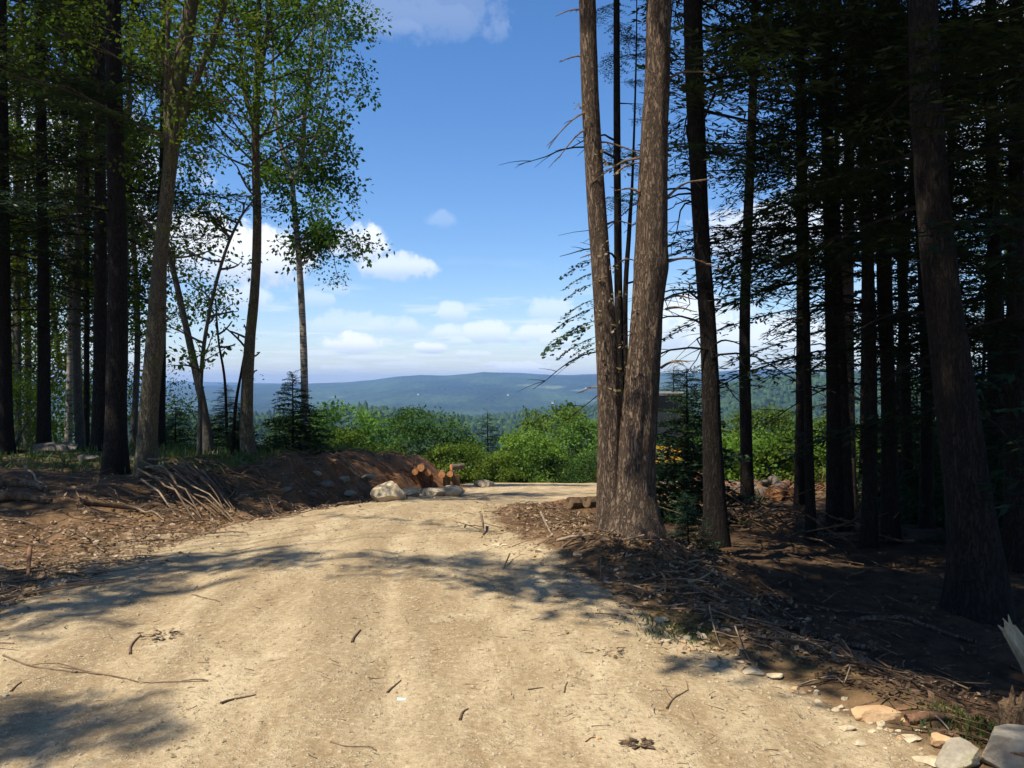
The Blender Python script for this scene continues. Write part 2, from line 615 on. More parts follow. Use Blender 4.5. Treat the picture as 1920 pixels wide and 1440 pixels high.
def ground_mat():
    m, nt, N, L = nodes('earth')
    b = NB(nt)
    v = b.coord('World')
    road, grass, red = b.attr('road'), b.attr('grass'), b.attr('red')
    big = b.noise(v, 0.55, 5, 0.6)
    mid = b.noise(b.coord('World', (1, 0.28, 1)), 3.2, 6, 0.68, 0.5)
    fine = b.noise(v, 26, 6, 0.7)
    grit = b.noise(v, 95, 4, 0.7)
    vor = b.voronoi(v, 55)
    vor2 = b.voronoi(v, 21)
    # packed sandy road
    c = b.mix(b.ramp(mid, 0.36, 0.66), (0.315, 0.225, 0.122), (0.50, 0.39, 0.235))
    c = b.mix(b.math('MULTIPLY', b.ramp(big, 0.45, 0.68), 0.35), c, (0.35, 0.255, 0.14))
    pale = b.math('MULTIPLY', b.ramp(b.noise(v, 1.3, 6, 0.7, 0.8), 0.56, 0.66), 0.5)
    c = b.mix(pale, c, (0.60, 0.485, 0.30))
    track = b.attr('track')
    c = b.mix(b.math('MULTIPLY', track, 0.75), c, (0.27, 0.195, 0.108))
    cl = b.noise(v, 30, 4, 0.75)
    c = b.mix(b.math('MULTIPLY', b.ramp(cl, 0.53, 0.63), 0.5), c, (0.20, 0.14, 0.072))
    c = b.mix(b.math('MULTIPLY', b.ramp(cl, 0.46, 0.36), 0.5), c, (0.60, 0.49, 0.32))
    gr = b.math('ADD', b.math('MULTIPLY', fine, 0.5), b.math('MULTIPLY', grit, 0.5))
    c = b.mix(b.math('MULTIPLY', b.ramp(gr, 0.53, 0.66), 0.75), c, (0.17, 0.11, 0.05))
    c = b.mix(b.math('MULTIPLY', b.ramp(gr, 0.44, 0.30), 0.6), c, (0.62, 0.52, 0.34))
    peb = b.math('MULTIPLY', b.ramp(vor, 0.34, 0.20), b.ramp(b.noise(v, 9, 3), 0.48, 0.58))
    c = b.mix(b.math('MULTIPLY', peb, 0.7), c, (0.55, 0.47, 0.33))
    road_c = c
    # litter covered forest floor
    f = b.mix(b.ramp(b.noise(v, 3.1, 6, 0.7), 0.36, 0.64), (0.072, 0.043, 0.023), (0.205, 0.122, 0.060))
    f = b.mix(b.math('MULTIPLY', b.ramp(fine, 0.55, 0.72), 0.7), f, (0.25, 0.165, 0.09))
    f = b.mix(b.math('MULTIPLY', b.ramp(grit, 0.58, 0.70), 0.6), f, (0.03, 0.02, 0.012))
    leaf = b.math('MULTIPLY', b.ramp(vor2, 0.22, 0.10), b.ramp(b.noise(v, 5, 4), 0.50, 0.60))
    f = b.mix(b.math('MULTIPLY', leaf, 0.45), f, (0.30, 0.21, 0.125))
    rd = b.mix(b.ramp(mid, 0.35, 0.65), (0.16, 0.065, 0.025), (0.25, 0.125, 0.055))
    f = b.mix(b.math('MULTIPLY', b.attr('humus'), 0.62), f, (0.018, 0.012, 0.008))  # paints the shade of the wood into the floor colour
    f = b.mix(red, f, rd)
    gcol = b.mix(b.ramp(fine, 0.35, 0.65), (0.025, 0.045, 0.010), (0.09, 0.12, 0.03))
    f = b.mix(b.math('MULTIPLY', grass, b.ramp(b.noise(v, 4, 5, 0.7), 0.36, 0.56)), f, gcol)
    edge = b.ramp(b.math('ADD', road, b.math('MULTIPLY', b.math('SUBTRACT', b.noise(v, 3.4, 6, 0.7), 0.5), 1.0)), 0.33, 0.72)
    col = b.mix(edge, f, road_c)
    h = b.math('ADD', b.math('MULTIPLY', fine, 0.6), b.math('MULTIPLY', grit, 0.25))
    h = b.math('ADD', h, b.math('MULTIPLY', peb, 0.35))
    n1 = b.bump(h, 0.75, 0.03)
    n0 = b.bump(mid, 0.18, 0.06, n1)
    b.principled(col, 0.95, n0, 0.12)
    return m


def hill_mat():
    m, nt, N, L = nodes('far_forest')
    b = NB(nt)
    v = b.coord('World', (1, 0.45, 1))
    n0 = b.noise(b.coord('World', (1, 0.4, 1)), 0.0022, 5, 0.6)
    n1 = b.noise(v, 0.02, 5, 0.7)
    vo = b.voronoi(v, 0.05)
    c = b.mix(b.ramp(n0, 0.38, 0.62), (0.010, 0.022, 0.013), (0.055, 0.092, 0.032))  # broad tone patches of the forest, cloud shadows painted in with them
    c = b.mix(b.math('MULTIPLY', b.ramp(n1, 0.4, 0.65), 0.6), c, (0.014, 0.028, 0.014))
    c = b.mix(b.math('MULTIPLY', b.ramp(vo, 0.5, 0.1), 0.35), c, (0.075, 0.12, 0.035))
    c = b.mix(b.attr('field'), c, (0.15, 0.17, 0.085))
    b.principled(c, 0.95, b.bump(b.math('SUBTRACT', n1, b.math('MULTIPLY', vo, 0.6)), 1.0, 14.0), 0.05)
    return m


M = dict(
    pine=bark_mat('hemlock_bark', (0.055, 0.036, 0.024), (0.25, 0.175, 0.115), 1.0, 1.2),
    dark=bark_mat('dark_bark', (0.010, 0.008, 0.006), (0.040, 0.030, 0.022), 1.0, 1.0),  # hemlock bark again, with the shade of the wood put into its colour
    mossy=bark_mat('mossy_bark', (0.05, 0.042, 0.026), (0.20, 0.165, 0.105), 1.2, 0.8, (0.12, 0.12, 0.035)),
    grey=bark_mat('grey_bark', (0.045, 0.039, 0.031), (0.165, 0.145, 0.115), 1.3, 0.7),
    birch=birch_mat(),
    needle=leaf_mat('hemlock_needles', (0.012, 0.026, 0.014), (0.034, 0.058, 0.022), 0.22, 0.02),
    needle2=leaf_mat('young_needles', (0.018, 0.045, 0.022), (0.05, 0.09, 0.035), 0.25, 0.03),
    leaf=leaf_mat('birch_leaves', (0.035, 0.075, 0.016), (0.085, 0.135, 0.03), 0.40, 0.0),
    leaf_dk=leaf_mat('forest_leaves', (0.040, 0.080, 0.015), (0.125, 0.185, 0.032), 0.45, 0.0),
    bush=leaf_mat('bush_leaves', (0.060, 0.120, 0.026), (0.155, 0.255, 0.052), 0.38, 0.0, 0.6, 0.55),
    bush2=leaf_mat('yellow_green_leaves', (0.055, 0.115, 0.018), (0.16, 0.235, 0.04), 0.40, 0.0, 0.4, 0.7),
    bush3=leaf_mat('deep_green_leaves', (0.030, 0.070, 0.020), (0.075, 0.135, 0.035), 0.32, 0.0, 0.4, 0.7),
    twigleaf=leaf_mat('withered_leaves', (0.28, 0.23, 0.14), (0.42, 0.36, 0.24), 0.3, 0.03),
    litter=leaf_mat('dry_litter', (0.16, 0.095, 0.045), (0.42, 0.31, 0.19), 0.15, 0.02, 0.0, 5.0),
    humus_litter=leaf_mat('damp_litter', (0.05, 0.030, 0.016), (0.16, 0.11, 0.065), 0.1, 0.0, 0.0, 5.0),  # litter copy darkened to carry the shade of the right wood
    grass=leaf_mat('grass_blades', (0.04, 0.075, 0.012), (0.11, 0.16, 0.03), 0.35, 0.03),
    canopy=leaf_mat('canopy', (0.026, 0.060, 0.018), (0.080, 0.140, 0.03), 0.2, 0.0, 0.2, 0.02),
    stick=simple_mat('stick_wood', (0.09, 0.055, 0.032), (0.21, 0.145, 0.09), 8, 0.9, 0.5, 0.01, stretch=(1, 1, 0.4)),
    stickpale=simple_mat('pale_stick', (0.15, 0.108, 0.066), (0.31, 0.235, 0.15), 8, 0.85, 0.4, 0.01),
    splinter=simple_mat('splintered_wood', (0.40, 0.27, 0.14), (0.62, 0.48, 0.29), 9, 0.8, 0.6, 0.02, stretch=(1, 1, 0.12)),
    rotten=simple_mat('rotten_wood', (0.04, 0.024, 0.014), (0.24, 0.15, 0.08), 11, 0.95, 1.0, 0.05, stretch=(1, 1, 0.4)),
    redbark=simple_mat('red_bark', (0.11, 0.05, 0.026), (0.27, 0.145, 0.075), 9, 0.9, 0.8, 0.02),
    greybark=simple_mat('log_bark', (0.06, 0.045, 0.033), (0.19, 0.15, 0.11), 9, 0.9, 0.8, 0.02),
    cut=cut_mat(),
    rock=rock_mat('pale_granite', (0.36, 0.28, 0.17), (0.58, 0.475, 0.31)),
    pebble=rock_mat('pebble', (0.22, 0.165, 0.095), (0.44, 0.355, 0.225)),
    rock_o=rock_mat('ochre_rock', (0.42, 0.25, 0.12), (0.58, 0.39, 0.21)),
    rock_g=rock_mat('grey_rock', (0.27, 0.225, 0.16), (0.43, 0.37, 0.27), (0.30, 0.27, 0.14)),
    rock_d=rock_mat('shaded_rock', (0.10, 0.082, 0.060), (0.22, 0.185, 0.14)),  # stone copy with shade put into its darker colour
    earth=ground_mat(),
    hill=hill_mat(),
)

# ------------------------------------------------------------------ the ground and the dirt road (one sheet, split where the road begins)
def masks(x, y):
    xl, xr = XL(y), XR(y)
    e = np.minimum(x - xl, xr - x)
    road = sstep((e + 0.25) / 0.7)
    road = np.maximum(road, 0.62 * sstep((e + 1.4) / 1.6) * (x < -1) * (y < 9))         # scraped verge on the left
    grass = 0.75 * sstep((xl - 1.3 - x) / 1.5) * sstep((y - 12.5) / 2)
    grass = np.maximum(grass, sstep((y - 32) / 2))
    dr = x - xr
    grass = np.maximum(grass, 0.75 * np.exp(-((dr - 0.25) / 0.35) ** 2) * (y < 6) * (0.5 + vnoise(x * 1.5, y * 1.5, 3)) * 1.4)
    red = sstep((y - 12) / 2) * np.exp(-((xl - x - 0.4) / 0.9) ** 2)
    red = np.maximum(red, 0.9 * sstep((y - 13) / 2) * np.exp(-((dr - 0.2) / 1.0) ** 2) * (y < 32))
    c = (xl + xr) / 2
    track = np.zeros_like(x)
    for r0, w in ((-1.15, 0.2), (0.25, 0.22), (0.75, 0.12), (-0.55, 0.1)):
        track = np.maximum(track, np.exp(-((x - c - r0) / w) ** 2) * (0.5 + 1.2 * np.clip(fbm(x * 0.5, y * 0.5, 9, 3) + 0.25, 0, 1)))
    humus = np.maximum(sstep((dr - 0.5) / 0.9) * np.clip((17 - y) / 4, 0, 1), 0.5 * sstep((xl - x - 1.0) / 1.0) * sstep((y - 9) / 1.5))  # painted shade on the wood floor, strongest right of the road
    return road, np.clip(grass, 0, 1), np.clip(red, 0, 1), np.clip(track, 0, 1), humus


def build_ground():
    fr = np.radians(np.linspace(-44, 44, 460))
    bk = np.radians(np.linspace(44, 316, 100)[1:-1])
    th = np.r_[fr, bk]
    n = len(th)
    r = np.exp(np.linspace(math.log(0.8), math.log(75), 300))
    m = len(r)
    x = r[:, None] * np.sin(th)[None]
    y = r[:, None] * np.cos(th)[None]
    z = hgt(x, y)
    V = np.stack([x, y, z], -1).reshape(-1, 3)
    V = np.vstack([V, (0, 0, gz(0, 0))])
    i = np.arange(m - 1)[:, None] * n
    j = np.arange(n)[None]
    F = np.stack([i + j, i + n + j, i + n + (j + 1) % n, i + (j + 1) % n], -1).reshape(-1, 4)[:, ::-1]
    fan = np.stack([np.full(n, m * n), np.arange(n), (np.arange(n) + 1) % n], -1)[:, ::-1]
    cx, cyy = V[F].mean(1)[:, 0], V[F].mean(1)[:, 1]
    isroad = (cx > XL(cyy)) & (cx < XR(cyy)) & (cyy < 31) & (cyy > -15)
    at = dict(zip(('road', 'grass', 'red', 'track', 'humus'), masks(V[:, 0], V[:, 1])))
    for name, FF, extra in (('ground', F[~isroad], None), ('dirt_road', F[isroad], fan)):
        used = np.unique(FF if extra is None else np.r_[FF.ravel(), extra.ravel()])
        mp = np.full(len(V), -1)
        mp[used] = np.arange(len(used))
        mb = MB()
        mb.add(V[used], mp[FF])
        if extra is not None:
            mb.F.append(mp[extra])
            mb.M.append(0)
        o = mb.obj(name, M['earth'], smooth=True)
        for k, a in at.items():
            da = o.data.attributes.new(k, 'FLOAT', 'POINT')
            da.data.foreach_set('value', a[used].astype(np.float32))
        tag(o, kind='structure')


build_ground()

# ------------------------------------------------------------------ hills across the valley
VZ = -88.0


def ridge(pts):
    return lambda px: np.interp(px, [p[0] for p in pts], [p[1] for p in pts])


FAR = ridge([(-900, 716), (300, 723), (430, 722), (560, 719), (650, 717), (700, 714), (742, 708), (790, 704.5), (830, 706), (868, 703), (905, 698),
             (960, 699), (1010, 702), (1060, 704), (1130, 701), (1300, 700), (1440, 692), (1560, 694), (2800, 705)])
MIDL = ridge([(-900, 760), (300, 790), (480, 786), (600, 776), (680, 769), (760, 777), (860, 792), (1000, 806), (2800, 806)])
MIDR = ridge([(-900, 812), (800, 812), (900, 803), (1000, 787), (1130, 768), (1300, 742), (1440, 720), (1600, 704), (2800, 700)])


def hillz(px, y):
    x = y * (px - 960) / FPX
    z = np.interp(y, [40, 60, 130, 300, 500, 2300, 20000], [-6.0, -10, -28, -56, VZ, VZ, VZ])
    for fn, y0, wn, wf in ((MIDL, 900, 280, 420), (MIDR, 1250, 420, 700), (FAR, 5200, 1900, 1500)):
        crest = ZC + (720 - fn(px)) / FPX * y0
        w = np.where(y < y0, wn, wf)
        z = np.maximum(z, VZ + (crest - VZ) * np.exp(-((y - y0) / w) ** 2))
    amp = np.interp(y, [40, 200, 600, 2500, 5200], [0.0, 1.5, 4, 16, 13])
    z = z + amp * fbm(x / np.interp(y, [0, 1000, 5000], [90, 160, 520]), y / np.interp(y, [0, 1000, 5000], [90, 160, 520]), 77, 4)
    # a last faint ridge behind
    c2 = ZC + (720 - (717 - 3 * np.sin(px / 140.0))) / FPX * 8200
    z = np.maximum(z, VZ + (c2 - VZ) * np.exp(-((y - 8200) / 900.0) ** 2))
    return z


def build_hills():
    px = np.linspace(-700, 2620, 430)
    y = np.exp(np.linspace(math.log(52), math.log(9000), 270))
    P, Yg = np.meshgrid(px, y)
    z = hillz(P, Yg) - np.clip((75 - Yg) / 10, 0, 1) * 1.0
    x = Yg * (P - 960) / FPX
    n = len(px)
    mb = MB()
    i = np.arange(len(y) - 1)[:, None] * n
    j = np.arange(n - 1)[None]
    mb.add(np.stack([x, Yg, z], -1).reshape(-1, 3), np.stack([i + j, i + j + 1, i + n + j + 1, i + n + j], -1).reshape(-1, 4))
    o = mb.obj('hills', M['hill'], smooth=True)
    fld = np.zeros_like(P)
    for fx, fy, w, h in ((1035, 726, 34, 3), (1095, 731, 22, 1.6), (1112, 751, 16, 1.5), (630, 744, 18, 1.5), (1190, 716, 60, 2.5), (985, 722, 18, 1.5)):
        yy = 720 - (z - ZC) / Yg * FPX
        wv = vnoise(P / 9, yy / 1.5, 4)
        fld = np.maximum(fld, np.clip(1.2 - ((P - fx) / w) ** 2 - ((yy - fy) / h) ** 2 + wv * 1.5, 0, 1) * ((Yg > 2500) & (Yg < 5600)))
    da = o.data.attributes.new('field', 'FLOAT', 'POINT')
    da.data.foreach_set('value', fld.ravel().astype(np.float32))
    tag(o, kind='structure')


build_hills()


def ico(sub):
    t = (1 + 5 ** 0.5) / 2
    V = [(-1, t, 0), (1, t, 0), (-1, -t, 0), (1, -t, 0), (0, -1, t), (0, 1, t), (0, -1, -t), (0, 1, -t), (t, 0, -1), (t, 0, 1), (-t, 0, -1), (-t, 0, 1)]
    F = [(0, 11, 5), (0, 5, 1), (0, 1, 7), (0, 7, 10), (0, 10, 11), (1, 5, 9), (5, 11, 4), (11, 10, 2), (10, 7, 6), (7, 1, 8), (3, 9, 4), (3, 4, 2), (3, 2, 6), (3, 6, 8), (3, 8, 9), (4, 9, 5), (2, 4, 11), (6, 2, 10), (8, 6, 7), (9, 8, 1)]
    V = [np.array(v) / np.linalg.norm(v) for v in V]
    for _ in range(sub):
        mid, F2 = {}, []

        def mp(a, b):
            k = (min(a, b), max(a, b))
            if k not in mid:
                m = V[a] + V[b]
                V.append(m / np.linalg.norm(m))
                mid[k] = len(V) - 1
            return mid[k]
        for a, b, c in F:
            ab, bc, ca = mp(a, b), mp(b, c), mp(c, a)
            F2 += [(a, ab, ca), (b, bc, ab), (c, ca, bc), (ab, bc, ca)]
        F = F2
    return np.array(V), np.array(F)


def build_canopy():
    """the wood in the valley: reads as one mass"""
    bv, bf = ico(1)
    cv, cf = ico(0)
    mb = MB()
    for n, y0, y1, V0, F0, s0 in ((2600, 150, 480, cv, cf, 3.0), (15500, 480, 1900, cv, cf, 4.0)):
        u = rng.random(n)
        y = np.sqrt(y0 ** 2 + u * (y1 ** 2 - y0 ** 2))
        px = rng.uniform(200, 1720, n)
        x = y * (px - 960) / FPX
        z = hillz(px, y)
        s = s0 * rng.uniform(0.55, 1.25, n)
        con = rng.random(n) < 0.3
        sx = np.where(con, 0.55, 1.0) * s
        sz = np.where(con, 1.5, 1.0) * s * rng.uniform(0.8, 1.3, n)
        jit = 1 + 0.45 * (rng.random((n, len(V0))) - 0.5) * 1.6
        V = V0[None] * jit[..., None] * np.stack([sx, sx, sz], -1)[:, None]
        V = V + np.stack([x, y, z + sz * 0.55], -1)[:, None]
        F = F0[None] + (np.arange(n) * len(V0))[:, None, None]
        mb.add(V.reshape(-1, 3), F.reshape(-1, 3))
    o = mb.obj('valley_woodland', M['canopy'])
    tag(o, 'wide green woodland filling the valley below the clearing', 'woodland', kind='stuff')


build_canopy()

# tiny houses on the far hillside
hw = simple_mat('house_white', (0.75, 0.75, 0.73), (0.82, 0.82, 0.80), 1, 0.7, 0.0)
hr = simple_mat('house_roof', (0.16, 0.15, 0.15), (0.22, 0.21, 0.2), 1, 0.8, 0.0)
for px, py, lab in ((784, 741, 'white farmhouse on the far hillside left of the hill top'), (952, 742, 'white house in the woods below the highest hill top'),
                    (1036, 757, 'white house low on the far slope toward the twin trunks'), (1098, 729, 'white house beside the pale hillside fields')):
    ys = np.linspace(2300, 5200, 600)
    zz = hillz(np.full(600, px), ys)
    k = int(np.argmax(720 - (zz - ZC) / ys * FPX < py))
    h = thing('house', lab, 'house', (ys[k] * (px - 960) / FPX, ys[k], zz[k] + 1))
    mb = MB()
    s = 3.2
    mb.add([(a * s, b * s * 0.7, c) for c in (-3, 3.5) for a, b in ((-1, -1), (1, -1), (1, 1), (-1, 1))], [(0, 1, 5, 4), (1, 2, 6, 5), (2, 3, 7, 6), (3, 0, 4, 7)])
    mb.obj('wall', hw, h)
    rb = MB()
    rb.add([(-s * 1.05, -s * 0.8, 3.5), (s * 1.05, -s * 0.8, 3.5), (s * 1.05, s * 0.8, 3.5), (-s * 1.05, s * 0.8, 3.5), (-s * 1.05, 0, 5.5), (s * 1.05, 0, 5.5)], [(0, 1, 5, 4), (2, 3, 4, 5)])
    rb.F += [np.array([[0, 4, 3]]), np.array([[1, 2, 5]])]
    rb.M += [0, 0]
    rb.obj('roof', hr, h)

# haze: the air between the camera and the hills
hz, nt, N, L = nodes('haze')
pv = N.new('ShaderNodeVolumePrincipled')
pv.inputs['Color'].default_value = (0.34, 0.58, 1.0, 1)
pv.inputs['Density'].default_value = 0.00015
pv.inputs['Anisotropy'].default_value = 0.0
ho = N.new('ShaderNodeOutputMaterial')
L.new(pv.outputs[0], ho.inputs['Volume'])
mb = MB()
mb.add([(a, b, c) for c in (-150.0, 100.0) for a, b in ((-10500, -300), (10500, -300), (10500, 9600), (-10500, 9600))],
       [(3, 2, 1, 0), (4, 5, 6, 7), (0, 1, 5, 4), (1, 2, 6, 5), (2, 3, 7, 6), (3, 0, 4, 7)])
haze = mb.obj('haze', hz)
tag(haze, kind='stuff')

# ------------------------------------------------------------------ foliage
def kite(p, d, up, l, w, fold=0.0):
    """leaf or needle-twig quads: base, right, tip, left"""
    d = norm(d)
    s = norm(np.cross(d, up))
    mid = p + d * (l * 0.45)[:, None]
    return np.stack([p, mid + s * (w * 0.5)[:, None], p + d * l[:, None], mid - s * (w * 0.5)[:, None]], 1)


def bough_template(seed, nb, nt, wid, L0=1.5):
    """flat feathery hemlock bough along +X, length about L0"""
    r = np.random.default_rng(seed)
    ax = np.linspace(0, 1, 9)
    axis = np.stack([ax * L0, 0.10 * np.sin(ax * 3 + seed) * ax, -0.22 * L0 * ax ** 2 + 0.06 * ax], -1)
    P, D, Ln = [], [], []
    for t in np.linspace(0.16, 0.98, nb):
        for sd in (-1, 1):
            b0 = np.array([np.interp(t, ax, axis[:, k]) for k in range(3)])
            a = math.radians(r.uniform(42, 68)) * sd
            ls = L0 * (0.40 * (1 - t) ** 0.75 + 0.08) * r.uniform(0.65, 1.2)
            d = np.array((math.cos(a), math.sin(a), r.uniform(-0.28, 0.06)))
            P.append(b0)
            D.append(d)
            Ln.append(0.12)
            k = max(2, int(nt * ls / (L0 * 0.3)))
            for u in np.linspace(0.15, 1, k):
                q = b0 + d * ls * u + np.array((0, 0, -0.10 * ls * u * u))
                for s2 in (-1, 1):
                    a2 = a + s2 * math.radians(r.uniform(30, 62))
                    P.append(q)
                    D.append(np.array((math.cos(a2), math.sin(a2), r.uniform(-0.45, 0.15))))
                    Ln.append(r.uniform(0.07, 0.15) * (1.25 - 0.5 * u))
                P.append(q)
                D.append(d + r.normal(0, 0.12, 3))
                Ln.append(r.uniform(0.08, 0.14))
    P, D, Ln = np.array(P), np.array(D), np.array(Ln)
    up = norm(np.array((0, 0, 1.0)) + r.normal(0, 0.35, P.shape))
    return kite(P, D, up, Ln * L0 / 1.5, np.full(len(P), wid) * r.uniform(0.7, 1.3, len(P))), axis


BOUGH_A = [bough_template(s, 12, 5, 0.025) for s in (1, 2, 3, 4, 5)]
BOUGH_B = [bough_template(s, 9, 4, 0.040) for s in (11, 12, 13)]
BOUGH_C = [bough_template(s, 7, 2, 0.095) for s in (21, 22, 23)]
BOUGH_F = [bough_template(s, 8, 3, 0.060) for s in (31, 32, 33)]
BOUGH_G = [bough_template(s, 8, 3, 0.10) for s in (41, 42, 43)]
BOUGH_D = [bough_template(s, 5, 2, 0.16) for s in (51, 52, 53)]
LODS = dict(D=BOUGH_D, A=BOUGH_A, B=BOUGH_B, C=BOUGH_C, F=BOUGH_F, G=BOUGH_G)


def rot_dir(az, pitch, roll):
    """matrix whose X column points along az/pitch (Z up)"""
    ca, sa, cp, sp = math.cos(az), math.sin(az), math.cos(pitch), math.sin(pitch)
    X = np.array((ca * cp, sa * cp, sp))
    Yv = np.array((-sa, ca, 0))
    Z = np.cross(X, Yv)
    cr, sr = math.cos(roll), math.sin(roll)
    return np.stack([X, Yv * cr + Z * sr, Z * cr - Yv * sr], -1)


def bough(crown, limbs, p, az, pitch, s, r, lod='A', wood=0.010):
    tp = LODS[lod]
    Q, axis = tp[r.integers(0, len(tp))]
    R = rot_dir(az, pitch, r.normal(0, 0.15)) * s
    crown.quads(Q @ R.T + p)
    if limbs is not None:
        limbs.tube(axis[::2] @ R.T + p, np.linspace(wood, 0.003, 5) * s, 4, cap=False)


def path_at(path, z):
    return np.array([np.interp(z, path[:, 2], path[:, k]) for k in range(3)])


def conifer_boughs(crown, limbs, path, z0, z1, n, l0, l1, r, az0=None, spread=math.pi, lod='A'):
    if z1 <= z0:
        return
    for i in range(n):
        z = z0 + (z1 - z0) * ((i + r.random()) / n)
        t = (z - z0) / max(z1 - z0, 1e-6)
        az = r.uniform(-math.pi, math.pi) if az0 is None else az0 + r.uniform(-spread, spread)
        s = (l0 * (1 - t) + l1 * t) * r.uniform(0.65, 1.25) / 1.5
        p = path_at(path, z)
        reach = r.uniform(0.0, 0.55) * s * 1.5
        pitch = r.uniform(-0.25, 0.22)
        d = np.array((math.cos(az) * math.cos(pitch), math.sin(az) * math.cos(pitch), math.sin(pitch)))
        if reach > 0.2 and limbs is not None:
            limbs.tube(np.stack([p, p + d * reach]), (0.014 * s + 0.004, 0.010 * s), 4, cap=False)
        bough(crown, limbs, p + d * reach, az, pitch, s, r, lod)
        if r.random() < 0.6:
            bough(crown, limbs, p + d * reach * 0.6, az + r.uniform(-0.5, 0.5), pitch - 0.1, s * 0.7, r, lod)


def dead_branch(p, az, pitch, L, r, rad=0.014, droop=0.35):
    """a bare crooked branch with side twigs, one mesh"""
    mb = MB()
    n = 8
    t = np.linspace(0, 1, n)
    d = np.array((math.cos(az) * math.cos(pitch), math.sin(az) * math.cos(pitch), math.sin(pitch)))
    side = np.array((-math.sin(az), math.cos(az), 0))
    wob = np.cumsum(r.normal(0, 0.035, n)) * L
    P = p + d * (t * L)[:, None] + side * wob[:, None] + np.array((0, 0, 1.0)) * (-droop * L * t ** 2 + 0.05 * L * np.sin(t * 5))[:, None]
    mb.tube(P, np.linspace(rad, 0.003, n), 5, cap=False)
    for k in range(int(3 + L * 3)):
        i = r.integers(2, n - 1)
        sd = r.choice((-1, 1))
        dd = norm(d * 0.7 + side * sd * r.uniform(0.3, 1) + np.array((0, 0, r.uniform(-0.6, 0.3))))
        l2 = L * r.uniform(0.12, 0.4)
        tt = np.linspace(0, 1, 4)[:, None]
        mb.tube(P[i] + dd * tt * l2 + np.array((0, 0, -0.15 * l2)) * tt ** 2, np.linspace(rad * 0.4, 0.002, 4), 3, cap=False)
    return mb


def leaf_cluster(seed, n, size, spread):
    r = np.random.default_rng(seed)
    P = norm(r.normal(0, 1, (n, 3))) * (spread * r.random((n, 1)) ** 0.5) * np.array((1, 1, 0.65))
    D = norm(P) + r.normal(0, 0.5, (n, 3)) + np.array((0, 0, -0.35))
    up = norm(np.array((0, 0, 1.0)) + r.normal(0, 0.6, (n, 3)))
    l = size * r.uniform(0.7, 1.3, n)
    return kite(P, D, up, l, l * 0.62)


CL = {}


def cluster(size, n, spread):
    k = (size, n, spread)
    if k not in CL:
        CL[k] = [leaf_cluster(100 + i, n, size, spread) for i in range(6)]
    return CL[k]


def put_clusters(mb, pts, cl, r, smin=0.7, smax=1.3):
    for p in pts:
        Q = cl[r.integers(0, len(cl))]
        R = rot_dir(r.uniform(-math.pi, math.pi), r.uniform(-0.5, 0.5), r.uniform(-0.4, 0.4)) * r.uniform(smin, smax)
        mb.quads(Q @ R.T + p)


def limb_tree(limbs, p, d, L, rad, depth, r, tips, up=0.25, spread=0.75):
    n = 5
    t = np.linspace(0, 1, n)[:, None]
    bend = norm(r.normal(0, 1, 3)) * 0.16 * L
    P = p + d * L * t + bend * t * (1 - t) * 2 + np.array((0, 0, up * L * 0.25)) * t ** 2
    limbs.tube(P, np.linspace(rad, rad * 0.55, n), 5 if depth > 1 else 4, cap=False)
    if depth == 0:
        tips.append(P[-1])
        tips.append(P[2])
        return
    if depth == 1:
        tips.append(P[-1])
    for k in range(r.integers(2, 4)):
        i = r.integers(2, n)
        dd = norm(d + r.normal(0, spread, 3) * np.array((1, 1, 0.6)) + np.array((0, 0, up * 0.4)))
        limb_tree(limbs, P[i], dd, L * r.uniform(0.5, 0.78), rad * 0.5, depth - 1, r, tips, up, spread)


def trunk_path(pts, y, top=None, n=60, lean=(0, 0)):
    """pts: photo pixels (px, py, width px) from bottom to top at depth y; continues to height top"""
    P = [W(px, py, y) for px, py, w in pts]
    R = [w * y / FPX / 2 for px, py, w in pts]
    b = P[0].copy()
    b[2] = gz(b[0], b[1]) - 0.12
    if P[0][2] > b[2] + 0.1:
        P = [b] + P
        R = [R[0] * 1.15] + R
    else:
        P[0] = b
    if top:
        d = norm(P[-1] - P[-2])
        zt = P[-1][2]
        k = (top - zt)
        P += [P[-1] + np.array((d[0] * 0.5 + lean[0], lean[1], 1)) * k * 0.5, P[-1] + np.array((d[0] * 0.3 + lean[0], lean[1], 1)) * k]
        R += [R[-1] * 0.6, R[-1] * 0.12]
    path = catmull(P, n)
    rad = np.interp(np.linspace(0, len(R) - 1, n), np.arange(len(R)), R)
    return path, rad


def flare(path, rad, amt=0.5, h=0.5):
    z = path[:, 2] - path[0, 2]
    return rad * (1 + amt * np.exp(-z / h))


def tree_base(path):
    return np.array((path[0, 0], path[0, 1], gz(path[0, 0], path[0, 1])))


def local(path, b):
    return path - b


# ------------------------------------------------------------------ trees on the right
RIGHT = math.radians(-10)


